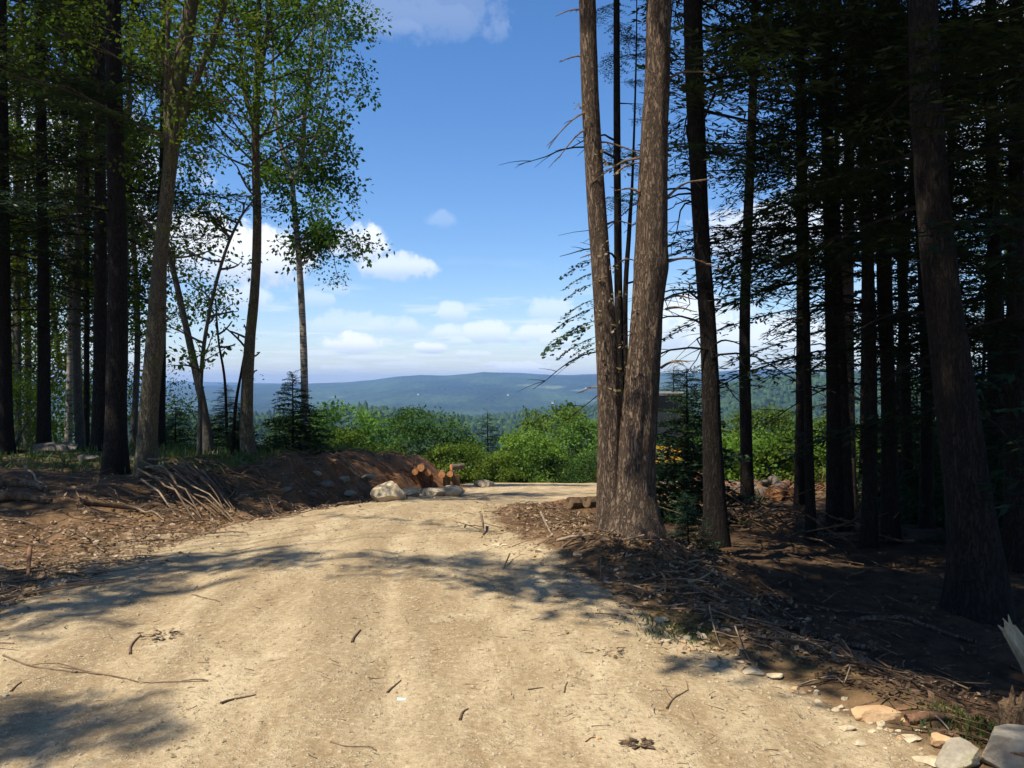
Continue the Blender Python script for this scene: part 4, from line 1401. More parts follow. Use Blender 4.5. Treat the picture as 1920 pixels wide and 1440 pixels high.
# leafy broadleaf glimpsed at the right edge
plant(UND, 1900, 20, 24, 1.0, 2.0, 'pale leafy tree seen through the top right of the wood')
plant(UND, 2000, 150, 26, 1.1, 3.0, 'leafy tree beyond the right edge of the wood')

# ------------------------------------------------------------------ added unseen trees, their boughs placed to shade road and wood
def shade_tree(label, base, top, targets, seed, mat='needle', size=1.0):
    """targets: (ground x, y, height above ground at which the bough hangs, scale)"""
    r = np.random.default_rng(seed)
    b = np.array((base[0], base[1], gz(*base)))
    t = thing('hemlock_tree', label, 'tree', b)
    path = catmull([(0, 0, -0.2), (r.normal(0, 0.1), r.normal(0, 0.1), top * 0.5), (r.normal(0, 0.3), r.normal(0, 0.3), top)], 20)
    MB().tube(path, np.linspace(0.26, 0.05, 20), 12, rough=0.1, seed=seed).obj('trunk', M['dark'], t, smooth=True)
    cr, lm = MB(), MB()
    S = np.array(SUN)
    for x, y, z, h, s in targets:
        p = np.array((x, y, z)) + S * (h / S[2]) - b
        if math.hypot(x - 2.2, y - 3.5) < 0.75:
            continue
        w_ = p + b - np.array((2.55, 4.05, 0.4))
        if np.linalg.norm(np.cross(w_, S)) < 0.5 + s * 0.4:
            continue
        w_ = p + b - np.array((1.05, 7.6, 0))      # the twin stems stand in the sun: hardly a bough hangs in their light
        k_ = (w_[0] * S[0] + w_[1] * S[1]) / (S[0] ** 2 + S[1] ** 2)
        if k_ > 0 and abs(w_[0] * S[1] - w_[1] * S[0]) / math.hypot(S[0], S[1]) < 0.62 + s * 0.9 and -0.5 < w_[2] - k_ * S[2] < 6.5 and r.random() < 0.9:
            continue
        q = path_at(path, min(max(p[2] - 0.15 * math.hypot(p[0], p[1]), 2.5), top - 0.5))
        lm.tube(catmull([q, (q + p) / 2 + np.array((0, 0, 0.25)), p], 6), np.linspace(0.022, 0.006, 6), 4, cap=False)
        az = math.atan2(p[1] - q[1], p[0] - q[0])
        for k in range(int(5 * size)):
            bough(cr, lm, p + r.normal(0, 0.22 * s, 3) * np.array((1, 1, 2.0)), az + r.uniform(-1.2, 1.2), r.uniform(-0.2, 0.2), s * r.uniform(0.7, 1.1), r, 'D' if s > 0.5 else 'C', 0.006)
    tag(lm.obj('limbs', M['dark'], t), kind='stuff')
    cr.obj('crown', M[mat], t)
    return t


def gp(px, py):
    return tuple(G(px, py))


tg = []
for px, py, s in ((10, 1130, 0.42), (70, 1120, 0.40), (140, 1108, 0.38), (200, 1096, 0.36), (270, 1080, 0.34), (340, 1072, 0.36), (400, 1066, 0.34), (470, 1058, 0.30), (540, 1048, 0.26), (590, 1042, 0.2), (30, 1160, 0.36), (120, 1150, 0.28), (200, 1120, 0.25), (40, 1195, 0.22), (260, 1105, 0.2)):
    tg.append(gp(px - 50, py) + (8.0, s * 1.5))
shade_tree('tall hemlock left of the road behind the camera, shading the verge', (-9.6, 1.6), 15, tg, 601)
tg = []
for px, py, s in ((10, 1390, 0.3), (80, 1400, 0.3), (150, 1395, 0.26), (30, 1430, 0.3), (120, 1440, 0.3), (220, 1420, 0.2), (60, 1360, 0.2)):
    tg.append(gp(px - 30, py) + (8.0, s * 1.3))
shade_tree('hemlock left of the road close behind the camera', (-6.2, -4.0), 13, tg, 602)
tg = []
for px, py, s in ((700, 1046, 0.14), (760, 1047, 0.2), (820, 1052, 0.26), (880, 1060, 0.3), (940, 1068, 0.28), (1000, 1082, 0.3), (1080, 1098, 0.36), (1150, 1105, 0.4), (1220, 1120, 0.44), (960, 1090, 0.18), (840, 1080, 0.12)):
    tg.append(gp(px - 30, py) + (8.0, s * 1.35))
rr_ = np.random.default_rng(9)
for k in range(110):         # the deep shade over the floor of the right wood
    y = rr_.uniform(3.2, 8.0)
    x = XR(y) + rr_.uniform(0.5, 3.6)
    tg.append((float(x), y, gz(x, y), rr_.uniform(7.5, 11.0), 0.6))
shade_tree('spreading hemlock right of the camera whose boughs shade the wood floor', (3.6, -1.8), 17, tg, 603)
tg = []
for k in range(150):
    y = rr_.uniform(4, 16)
    x = max(XR(y) + rr_.uniform(1.8, 9), 2.6)
    tg.append((float(x), y, rr_.uniform(-0.3, 3.5), rr_.uniform(8, 11), 0.8))
for k in range(46):          # over the massive hemlock and its neighbours
    z = rr_.uniform(0, 6)
    cx_, cy_ = ((3.4, 6.6), (2.2, 8.9), (3.7, 10.2))[k % 3]
    tg.append((cx_ + rr_.normal(0, 0.3), cy_ + rr_.normal(0, 0.3), z, rr_.uniform(7.5, 10), 0.7))
shade_tree('big hemlock on the right outside the photo, shading the deep wood', (6.8, 2.0), 18, tg, 604)
tg = []
for k in range(120):         # the left bank and wood floor
    q = G(rr_.uniform(-150, 640), rr_.uniform(845, 938))
    if q[1] > 15.5 or q[0] > XL(q[1]) - 0.3:
        continue
    tg.append(tuple(q) + (rr_.uniform(8, 12), 0.65))
for px in (20, 50, 80, 110, 140, 170, 200):
    for py in (838, 852):
        q = G(px, py)
        tg.append((q[0], q[1] + 0.5, q[2] + 0.35, 7.0, 1.0))
q = G(100, 850)
for k in range(14):
    tg.append((q[0] + rr_.uniform(-0.6, 0.6), q[1] + rr_.uniform(0, 0.7), q[2] + rr_.uniform(0, 0.5), 6.5, 0.9))
shade_tree('big hemlock left outside the photo, shading the bank', (-11.5, 6.0), 17, tg, 605)
tg = []
for px, py in ((600, 968), (650, 970), (700, 972), (760, 976), (810, 982), (860, 990), (900, 996)):
    tg.append(gp(px - 20, py) + (8.0, 0.2))
shade_tree('slender hemlock on the left outside the photo', (-9.0, 3.0), 14, tg, 606)

# ------------------------------------------------------------------ rocks
def rock_mesh(name, seed, dims, mat, sub=3, cuts=15, rough=0.06):
    r = np.random.default_rng(seed)
    V, F = ico(sub)
    V = V.copy()
    for k in range(cuts):
        n = norm(r.normal(0, 1, 3))
        d = r.uniform(0.5, 0.84)
        s = V @ n
        V = V - np.clip(s - d, 0, None)[:, None] * n * 0.96
    nn = fbm(V[:, 0] * 2.1 + seed, V[:, 1] * 2.1 + V[:, 2] * 1.7, seed, 4)
    V = V * (1 + rough * 1.6 * nn)[:, None] * np.array(dims)
    return MB().add(V, F).mesh(name, mat, False)


def rock(label, px, py, wpx, hfrac, dfrac, mat, seed, sub=3, sink=0.35, cat='rock', group=None, name='rock', rz=None):
    p = G(px, py)
    w = wpx * p[1] / FPX / 2
    o = bpy.data.objects.new(name, rock_mesh(name, seed, (w, w * dfrac, w * hfrac), M[mat], sub))
    C.objects.link(o)
    y = p[1] + w * dfrac * 0.6
    x = y * (px - 960) / FPX
    o.location = (x, y, gz(x, y) + w * hfrac * (1 - 2 * sink))
    o.rotation_euler = (0, 0, (seed * 0.7) % 0.8 - 0.4 if rz is None else rz)
    return tag(o, label, cat, group)


rock('big grey slab at the bottom right corner with greenish top', 1900, 1450, 190, 0.62, 0.75, 'rock_g', 1, 4, 0.3)
rock('mauve grey rock left of the corner slab', 1800, 1448, 120, 0.6, 0.7, 'rock_g', 2, 4, 0.3)
rock('flat ochre boulder sunk in the road edge', 1645, 1352, 105, 0.36, 0.6, 'rock_o', 3, 4, 0.35)
rock('small pale plate of stone right below the ochre boulder', 1706, 1392, 52, 0.25, 0.6, 'rock', 4, 3, 0.4)
rock('broken ochre rock beside the corner slab', 1765, 1408, 66, 0.55, 0.7, 'rock_o', 5, 4, 0.3)
rock('pale flat stone at the bottom edge left of the corner slab', 1742, 1436, 70, 0.3, 0.7, 'rock', 6, 3, 0.35)
rock('pale pair of stones at the right road edge, left one', 1408, 1266, 48, 0.4, 0.6, 'rock', 7, 3)
rock('pale pair of stones at the right road edge, right one', 1452, 1274, 38, 0.4, 0.7, 'rock', 8, 3)
rock('flat pale stone at the shade line of the right road edge', 1330, 1252, 44, 0.25, 0.6, 'rock', 9, 3, 0.4)
rock('pale stone by the green tuft at the right road edge', 1240, 1168, 30, 0.5, 0.7, 'rock', 10, 3)
rock('pale stone below the green tuft at the right road edge', 1286, 1200, 28, 0.5, 0.7, 'rock', 11, 3)
rock('small pale stone in the shade band of the road', 1205, 1172, 26, 0.35, 0.7, 'rock', 12, 3)
rock('pale rock in the litter left of the twin foot', 1014, 1036, 26, 0.5, 0.7, 'rock', 13, 3)
rock('tan rounded rock nearest the twin foot on its left', 1084, 1046, 22, 0.7, 0.8, 'rock_o', 14, 3)
rock('flat white stone on the right road edge before the litter', 940, 1024, 40, 0.22, 0.6, 'rock', 15, 3, 0.4)
rock('pale long stone in the shaded stripe across the road', 1008, 1092, 44, 0.2, 0.5, 'rock', 16, 3, 0.4)
rock('small grey stone right of the crooked root stick', 1532, 1304, 20, 0.7, 0.8, 'rock_g', 17, 3)
rock('little round stone at the left edge of the road', 10, 1306, 14, 0.8, 0.9, 'rock', 18, 3)
rock('tiny brown pebble rock low on the road', 1122, 1387, 14, 0.7, 0.9, 'rock_o', 19, 2)
rock('pale stone by the edge of the ochre boulder', 1588, 1372, 38, 0.4, 0.7, 'rock', 20, 3)
rock('pale stone in the rubble below the ochre boulder', 1610, 1400, 34, 0.4, 0.7, 'rock', 21, 3)
rock('pale boulder face lit at the end of the bank', 728, 940, 68, 0.75, 0.8, 'rock', 22, 4, 0.22)
rock('low pale ledge right of the lit boulder face, left piece', 770, 930, 60, 0.42, 0.7, 'rock', 23, 3, 0.25)
rock('low pale ledge below the cut logs', 808, 930, 66, 0.40, 0.7, 'rock', 24, 3, 0.25)
rock('long pale boulder right below the cut logs', 850, 930, 58, 0.45, 0.7, 'rock', 25, 4, 0.25)
rock('pale boulder half buried at the bend of the road', 912, 912, 50, 0.42, 0.7, 'rock', 26, 3, 0.35)
rock('white flat boulder at the clearing edge above the bend', 880, 886, 46, 0.3, 0.7, 'rock', 27, 3, 0.3)
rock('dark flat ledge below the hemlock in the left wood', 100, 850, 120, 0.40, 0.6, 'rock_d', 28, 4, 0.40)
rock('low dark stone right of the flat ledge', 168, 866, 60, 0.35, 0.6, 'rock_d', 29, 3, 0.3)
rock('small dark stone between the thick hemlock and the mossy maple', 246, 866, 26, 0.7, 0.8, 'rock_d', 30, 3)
gbk = 'stones stuck in the shaded bank'
for i, (px, py, w, lab) in enumerate(((612, 915, 44, 'widest stone stuck in the shaded bank'), (646, 905, 32, 'upper right stone stuck in the shaded bank'), (580, 930, 34, 'stone low in the middle of the shaded bank'), (655, 936, 30, 'stone low at the right end of the shaded bank'),
                                      (540, 922, 30, 'stone at the left of the shaded bank'), (690, 900, 34, 'stone near the top of the bank right above the lit boulder'), (676, 922, 22, 'small stone beside the lit boulder in the bank'), (596, 895, 24, 'stone high in the shaded bank'))):
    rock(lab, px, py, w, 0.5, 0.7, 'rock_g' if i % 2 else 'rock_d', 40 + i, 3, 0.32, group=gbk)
gst = 'small pale stones along the right road edge'
lab_st = 'small pale stone in the rubble along the right road edge'
rr_ = np.random.default_rng(77)
for i in range(46):
    u = rr_.random()
    px = 1230 + u * 560 + rr_.normal(0, 16)
    py = 1180 + u * 235 + rr_.normal(0, 12) + 8
    rock(lab_st, px, min(py, 1436), rr_.uniform(9, 24), rr_.uniform(0.35, 0.7), 0.8, 'rock' if rr_.random() < 0.6 else 'rock_o', 100 + i, 2, 0.45, group=gst, name='stone', cat='stone')
gst2 = 'small stones scattered on the left verge'
for i in range(26):
    px, py = rr_.uniform(0, 430), rr_.uniform(975, 1110)
    rock('small stone lying in the dry litter of the left verge', px, py, rr_.uniform(7, 15), 0.6, 0.8, 'rock', 160 + i, 2, 0.35, group=gst2, name='stone', cat='stone')


def stuff_stones(name, label, n, xy, s0, s1, mat):
    V0 = np.array([(1, 0, 0), (-1, 0, 0), (0, 1, 0), (0, -1, 0), (0, 0, 1), (0, 0, -1)], float)
    F0 = np.array([(0, 2, 4), (2, 1, 4), (1, 3, 4), (3, 0, 4), (2, 0, 5), (1, 2, 5), (3, 1, 5), (0, 3, 5)])
    x, y = xy(n)
    s = rng.uniform(0, 1, n) ** 3 * (s1 - s0) + s0
    V = V0[None] * (1 + 0.5 * (rng.random((n, len(V0))) - 0.5))[..., None] * s[:, None, None] * np.array((1, 1, 0.6))
    V = V + np.stack([x, y, hgt(x, y) + s * 0.12], -1)[:, None]
    F = F0[None] + (np.arange(n) * len(V0))[:, None, None]
    o = MB().add(V.reshape(-1, 3), F.reshape(-1, 3)).obj(name, mat)
    return tag(o, label, 'gravel', kind='stuff')


def on_road(n):
    y = np.exp(rng.uniform(math.log(2.6), math.log(12), n))
    u = rng.beta(1.2, 0.75, n)
    return XL(y) + (XR(y) - 0.12 - XL(y)) * u, y


stuff_stones('gravel', 'loose pale gravel scattered over the dirt road', 11000, on_road, 0.003, 0.016, M['pebble'])

# ------------------------------------------------------------------ litter, grass, brush (nobody could count them)
def flat_leaves(n, xy, size, mat, name, label, cat, lift=0.012):
    x, y = xy(n)
    p = np.stack([x, y, hgt(x, y) + lift], -1)
    d = rng.normal(0, 1, (n, 3)) * np.array((1, 1, 0.35))
    up = norm(np.array((0, 0, 1.0)) + rng.normal(0, 0.45, (n, 3)))
    l = size * rng.uniform(0.5, 1.4, n)
    o = MB().quads(kite(p, d, up, l, l * rng.uniform(0.3, 0.7, n))).obj(name, mat)
    return tag(o, label, cat, kind='stuff')


def left_floor(n):
    y = np.exp(rng.uniform(math.log(4.5), math.log(17), n))
    return XL(y) - rng.exponential(1.8, n) + 0.35, y


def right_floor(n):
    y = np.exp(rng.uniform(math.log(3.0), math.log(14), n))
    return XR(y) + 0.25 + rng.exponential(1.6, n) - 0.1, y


flat_leaves(7000, left_floor, 0.055, M['litter'], 'leaf_litter', 'dry tan leaves and bark chips strewn on the left forest floor', 'leaf litter')
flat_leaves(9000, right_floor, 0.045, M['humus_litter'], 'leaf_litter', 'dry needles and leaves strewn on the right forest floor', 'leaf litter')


def verge(n):
    y = np.exp(rng.uniform(math.log(4.6), math.log(13), n))
    return XR(y) + rng.normal(0.55, 0.45, n), y


flat_leaves(4200, verge, 0.045, M['litter'], 'leaf_litter', 'bark chips and dry litter strewn along the right verge by the twin stems', 'leaf litter', 0.015)


def left_verge(n):
    y = np.exp(rng.uniform(math.log(4.6), math.log(16), n))
    return XL(y) - rng.normal(0.45, 0.5, n), y


flat_leaves(3600, left_verge, 0.045, M['litter'], 'leaf_litter', 'bark chips and dry litter strewn along the left verge of the road', 'leaf litter', 0.015)


def sticks_stuff(n, xy, l0, l1, r0, name, label, mat, cat='brushwood', tilt=0.12, lift=0.02, az=None):
    mb = MB()
    x, y = xy(n)
    z = hgt(x, y)
    for i in range(n):
        a = rng.uniform(0, 6.28) if az is None else az + rng.normal(0, 0.5)
        L_ = rng.uniform(l0, l1)
        t = np.linspace(0, 1, 4)[:, None]
        d = np.array((math.cos(a), math.sin(a), rng.normal(0, tilt)))
        P = np.array((x[i], y[i], 0)) + d * t * L_ + rng.normal(0, 0.04 * L_, (4, 3))
        P[:, 2] = hgt(P[:, 0], P[:, 1]) + lift + np.abs(d[2]) * t[:, 0] * L_
        mb.tube(P, np.linspace(r0, r0 * 0.4, 4) * rng.uniform(0.5, 1.4), 4, cap=False)
    return tag(mb.obj(name, mat), label, cat, kind='stuff')


sticks_stuff(260, verge, 0.08, 0.4, 0.006, 'brushwood', 'snapped twigs strewn along the right verge of the road', M['stick'], lift=0.03)
sticks_stuff(420, left_floor, 0.15, 0.8, 0.008, 'brushwood', 'fine broken twigs littering the left forest floor', M['stick'])
sticks_stuff(360, right_floor, 0.10, 0.55, 0.006, 'brushwood', 'fine broken twigs littering the right forest floor', M['rotten'])
sticks_stuff(420, on_road, 0.015, 0.09, 0.0028, 'brushwood', 'tiny bits of twig strewn over the road', M['stick'])


def grass_stuff(n, xy, h, name, label):
    x, y = xy(n)
    p = np.stack([x, y, hgt(x, y) - 0.01], -1)
    d = rng.normal(0, 0.35, (n, 3)) + np.array((0, 0, 1.0))
    l = h * rng.uniform(0.4, 1.4, n)
    o = MB().quads(kite(p, d, norm(rng.normal(0, 1, (n, 3)) + 1e-3), l, l * 0.10 + 0.004)).obj(name, M['grass'])
    return tag(o, label, 'grass', kind='stuff')


grass_stuff(9000, lambda n: (lambda y: (XL(y) - 1.7 - rng.exponential(2.4, n), y))(rng.uniform(12.5, 24, n)), 0.15, 'grass', 'green grass and ferns growing on top of the left bank')
grass_stuff(9000, lambda n: (rng.uniform(-12, 24, n), rng.uniform(30.5, 35, n)), 0.6, 'grass', 'tall weeds growing along the far edge of the clearing')
grass_stuff(500, lambda n: (lambda q: (q[0] + rng.normal(0, 0.12, n), q[1] + rng.normal(0, 0.16, n)))(G(1262, 1182)), 0.04, 'grass', 'small green tuft at the right road edge near the pale stones')
grass_stuff(600, lambda n: (lambda q: (q[0] + rng.normal(0, 0.14, n), q[1] + rng.normal(0, 0.12, n)))(G(1835, 1365)), 0.05, 'grass', 'grass tuft left of the rotten stump in the corner')

# ------------------------------------------------------------------ sticks, roots and fallen stems one can point at
def stick(label, pts, rad_px, mat='stick', name='stick', cat='stick', lift=None, side=(), n=14, sides=6, group=None, straight=False):
    """pts: photo pixels along the stick; lift: height above ground (m) of each point"""
    P = []
    for i, (px, py) in enumerate(pts):
        q = G(px, py)
        P.append(q)
    P = np.array(P)
    y = P[:, 1].mean()
    rad = rad_px * y / FPX / 2
    P = catmull(P, n)
    P[:, 2] = hgt(P[:, 0], P[:, 1]) + rad * 0.6
    if lift is not None:
        P[:, 2] += np.interp(np.linspace(0, 1, n), np.linspace(0, 1, len(lift)), lift)
    if straight:
        P[:, 2] = np.maximum(P[:, 2], np.linspace(P[0, 2], P[-1, 2], n))
    b = P[0].copy()
    mb = MB().tube(P - b, np.linspace(rad * 1.1, rad * 0.55, n), sides, rough=0.25, seed=int(px) % 50)
    o = mb.obj(name, M[mat], None, smooth=True, loc=b)
    tag(o, label, cat, group)
    for sp in side:
        Q = np.array([G(a, c) for a, c in sp])
        Q = catmull(Q, 6)
        Q[:, 2] = hgt(Q[:, 0], Q[:, 1]) + rad * 0.6
        MB().tube(Q - b, np.linspace(rad * 0.6, rad * 0.3, 6), 5).obj('side_twig', M[mat], o)
    return o


stick('long thin forked twig lying across the left of the road', [(6, 1230), (50, 1248), (110, 1258), (180, 1264), (250, 1278), (310, 1280), (390, 1278)], 4, side=[[(180, 1264), (140, 1254), (100, 1244), (60, 1248)], [(390, 1278), (372, 1275), (340, 1278)]])
stick('short bent twig standing alone in the middle of the road', [(660, 1206), (664, 1196), (676, 1182)], 5)
stick('curled twig with litter clump on the left of the road', [(244, 1228), (246, 1212), (264, 1192)], 5)
stick('thin dark stick on the road below the forked twig', [(414, 1320), (440, 1312), (480, 1304)], 5)
stick('short dark stick left of the mint scrap on the road', [(726, 1300), (738, 1288), (752, 1276)], 4)
stick('upright looking bent twig low on the road centre', [(862, 1352), (868, 1336), (878, 1330)], 5)
stick('fine branched twig on the road near its right edge', [(1250, 1330), (1262, 1312), (1290, 1294)], 4, side=[[(1262, 1312), (1252, 1300), (1248, 1288)], [(1290, 1294), (1288, 1282), (1284, 1274)]])
stick('small dark stick at the bottom left of the road', [(20, 1298), (30, 1288), (40, 1280)], 4)
stick('thin curved twig at the bottom of the road', [(620, 1392), (650, 1400), (700, 1402)], 3)
stick('thin straight twig on the road right of the centre', [(990, 1294), (1004, 1292), (1018, 1290)], 3)
stick('tiny twig right of the shaded stripe on the road', [(1058, 1300), (1060, 1288), (1064, 1280)], 3)
stick('thin twig high on the road left of the bent twig', [(360, 1116), (384, 1122), (412, 1130)], 3)
stick('short twig on the road beside the withered leaf tuft', [(1098, 1392), (1110, 1384), (1122, 1386)], 3)
stick('long fallen stem lying along the shade line of the right wood', [(1290, 1112), (1340, 1122), (1400, 1142), (1450, 1166), (1510, 1190), (1580, 1210), (1640, 1220)], 17, 'pine', 'fallen_tree', 'fallen tree', n=24, sides=8)
stick('short fallen stem left of the long one with splintered end', [(1270, 1130), (1310, 1140), (1350, 1150)], 13, 'pine', 'fallen_tree', 'fallen tree')
stick('second fallen stem deeper in the shade of the right wood', [(1590, 1170), (1660, 1162), (1740, 1178), (1830, 1206)], 11, 'pine', 'fallen_tree', 'fallen tree')
stick('crooked root stick with upturned ends at the right road edge', [(1492, 1290), (1526, 1284), (1564, 1276), (1582, 1290), (1594, 1280)], 4.5, 'stickpale', lift=(0.0, 0.02, 0.02, 0.02, 0.08), side=[[(1566, 1276), (1576, 1268), (1582, 1262)]])
stick('arched grey branch over the ochre bark piece', [(1695, 1352), (1730, 1346), (1760, 1356), (1798, 1392)], 4, 'stickpale', lift=(0.0, 0.025, 0.02, 0.0))
stick('slanting thin stick standing at the edge of the right wood', [(1330, 1166), (1338, 1190), (1352, 1216)], 3.2, 'stickpale', lift=(0.10, 0.05, 0.0))
stick('short slanting stick right of the thin slanting one', [(1378, 1200), (1390, 1224), (1406, 1240)], 3.2, 'stickpale', lift=(0.08, 0.05, 0.0))
stick('pale upright stub in the litter left of the twin foot', [(1014, 982), (1024, 996), (1036, 1008)], 5, 'stickpale', lift=(0.12, 0.06, 0))
stick('dark upright stub on the right verge of the road', [(902, 986), (906, 996), (906, 1004)], 5, lift=(0.12, 0.06, 0))
stick('thin twig leaning on the shaded stripe at the right verge', [(956, 1050), (950, 1060), (944, 1068)], 3, lift=(0.05, 0.03, 0))
stick('ochre strip of bark lying right of the ochre boulder', [(1700, 1358), (1740, 1350), (1790, 1352)], 22, 'redbark', 'bark_strip', 'bark')
stick('short red bark piece above the ochre strip', [(1678, 1334), (1700, 1332), (1720, 1330)], 8, 'redbark', 'bark_strip', 'bark')
stick('dark bark piece in the rubble left of the corner slab', [(1740, 1376), (1780, 1380), (1816, 1400)], 13, 'rotten', 'bark_strip', 'bark')
# the brush heap at the left foot of the bank
gbh = 'sticks of the brush heap below the bank'
rr_ = np.random.default_rng(88)
for i in range(44):
    x0, y0 = rr_.uniform(255, 380), rr_.uniform(880, 940)
    L_ = rr_.uniform(40, 130)
    sl_ = rr_.uniform(0.25, 0.75) if rr_.random() < 0.8 else rr_.uniform(-0.5, 0.2)
    pts = [(x0, y0), (x0 + L_ * 0.5, y0 + L_ * sl_ * 0.5), (min(x0 + L_, 440), min(y0 + L_ * sl_, 980))]
    a_ = rr_.uniform(0.05, 0.3)
    stick('brown stick in the brush heap at the foot of the bank', pts, rr_.uniform(2, 5), 'rotten' if rr_.random() < 0.4 else 'stick' if rr_.random() < 0.75 else 'stickpale', lift=(a_, a_ * 0.6 + rr_.uniform(0, 0.08), 0.01), n=5, sides=5, group=gbh, straight=True)
stick('pale thin stick reaching out of the litter at the far left', [(48, 894), (66, 906), (88, 920)], 5, 'stickpale', lift=(0.14, 0.07, 0))
stick('thin pale stick on the left verge pointing to the brush heap', [(234, 958), (270, 966), (308, 978)], 5, 'stickpale', lift=(0.04, 0.03, 0.01))
stick('dark log end lying in the litter at the far left', [(-20, 944), (40, 940), (96, 946)], 20, 'rotten', 'fallen_log', 'log', lift=(0.02, 0.02, 0))
stick('low rotten log at the far left above the dark log end', [(-20, 916), (40, 912), (84, 924)], 18, 'rotten', 'fallen_log', 'log')
stick('low brown stem lying left of the brush heap', [(150, 946), (200, 950), (260, 956)], 12, 'rotten', 'fallen_log', 'log')
stick('thin stick sloping on the lit litter left of the road', [(266, 1012), (276, 1004), (282, 998)], 4, 'stickpale')
stick('short reddish upright stub on the left verge', [(56, 1060), (54, 1076), (52, 1092)], 9, 'redbark', 'stub', 'stub', lift=(0.14, 0.06, 0))
gtw = 'broken branches at the twin foot'
for i in range(16):
    x0, y0 = rr_.uniform(1000, 1300), rr_.uniform(1000, 1120)
    a = rr_.uniform(-0.5, 0.9)
    L_ = rr_.uniform(25, 70)
    stick('broken brown branch in the litter round the foot of the twin stems', [(x0, y0), (x0 + L_ * 0.5, y0 + a * L_ * 0.3), (x0 + L_, y0 + a * L_ * 0.5)], rr_.uniform(3, 7), 'stick' if rr_.random() < 0.6 else 'stickpale', lift=(0.0, 0.03, rr_.uniform(0, 0.12)), n=6, sides=5, group=gtw, straight=True)

# withered leaf tuft on the road and small litter clumps
for lab, px, py, n_, s_ in (('dark withered leaf tuft low on the right of the road', 1198, 1396, 22, 0.035), ('clump of dry leaves on the road near the long forked twig', 300, 1194, 44, 0.03),
                            ('small clump of dry leaves on the road toward its right edge', 1142, 1226, 22, 0.028), ('dry leaf clump high on the left road edge', 290, 1056, 24, 0.035)):
    q = G(px, py)
    cl = leaf_cluster(int(px), n_, s_, 0.032 if px == 1198 else 0.085)
    cl[..., 2] = np.abs(cl[..., 2]) * 0.35 + 0.004
    cl[..., 0] *= 1.6
    tag(MB().quads(cl).obj('leaf_clump', M['rotten'], None, loc=q), lab, 'leaves')
q = G(752, 1314)
mb = MB()
mb.add([(-0.02, -0.006, 0.004), (0.022, -0.004, 0.004), (0.02, 0.01, 0.008), (-0.018, 0.008, 0.012), (-0.02, -0.006, -0.01), (0.022, -0.004, -0.01), (0.02, 0.01, -0.01), (-0.018, 0.008, -0.01)],
       [(0, 1, 2, 3), (4, 5, 1, 0), (5, 6, 2, 1), (6, 7, 3, 2), (7, 4, 0, 3)])
tag(mb.obj('plastic_scrap', simple_mat('mint_plastic', (0.42, 0.62, 0.55), (0.5, 0.7, 0.62), 20, 0.5, 0.0), None, loc=q), 'small mint coloured scrap lying on the road', 'scrap')

# ------------------------------------------------------------------ stumps and broken wood at the right edge
def snag(label, base, top, r0, r1, mat, name, cat, seed, jag=0.18, n=14, sides=18, splinters=6):
    base, top = np.array(base, float), np.array(top, float)
    t = thing(name, label, cat, base)
    P = catmull([(0, 0, 0), (top - base) * 0.5 + np.array((0.01, 0, 0)), top - base], n)
    mb = MB().tube(P, np.linspace(r0, r1, n), sides, cap=True, rough=0.5, seed=seed)
    mb.obj('stem', M[mat], t)
    r = np.random.default_rng(seed)
    ax = norm(top - base)
    u = norm(np.cross(ax, (0, 1, 0)))
    v = np.cross(ax, u)
    for k in range(splinters):
        a = k / splinters * 6.28 + r.uniform(-0.3, 0.3)
        q = P[-1] - ax * 0.03 + (u * math.cos(a) + v * math.sin(a)) * r1 * 0.65
        L_ = jag * r.uniform(0.4, 1.2)
        MB().tube(np.stack([q, q + ax * L_ * 0.5, q + ax * L_ + r.normal(0, 0.008, 3)]), (r1 * 0.38, r1 * 0.26, 0.002), 5).obj('splinter', M[mat], t)
    return t


b = G(1905, 1390)
snag('rotten upright stump at the right edge above the grey slab', b - np.array((0, 0, 0.05)), W(1900, 1316, b[1]), 0.075, 0.052, 'rotten', 'rotten_stump', 'stump', 4, 0.07)
b = G(1960, 1300)
snag('pale splintered broken stem poking in at the right edge', b, W(1890, 1180, b[1]), 0.075, 0.042, 'splinter', 'broken_stem', 'broken stem', 6, 0.10)
# ------------------------------------------------------------------ cut logs
def log(label, end, d, L_, rad, bark, seed, group, cat='log', face='cut'):
    """a felled log: end = centre of the face toward the camera, d = direction away from it"""
    d = norm(d)
    t = thing('log', label, cat, end, group)
    n = 10
    P = d * np.linspace(0, L_, n)[:, None]
    MB().tube(P, np.linspace(rad, rad * 0.85, n), 14, cap=True, rough=0.14, seed=seed).obj('bark', M[bark], t, smooth=False)
    u = norm(np.cross(d, (0, 0, 1)))
    v = np.cross(u, d)
    th = np.linspace(0, 2 * math.pi, 16, endpoint=False)
    rr0 = rad * 0.93 * (1 + 0.04 * np.sin(th * 3 + seed))
    for q0, sgn in ((0.0, -1), (L_, 1)):
        ring = d * (q0 + sgn * 0.006) + (rr0 * (0.87 if sgn > 0 else 1) * np.cos(th))[:, None] * u + (rr0 * (0.87 if sgn > 0 else 1) * np.sin(th))[:, None] * v
        mb = MB()
        mb.add(ring, np.arange(16)[None, ::-1] if sgn < 0 else np.arange(16)[None])
        mb.obj('cut_face', M[face], t)
    return t


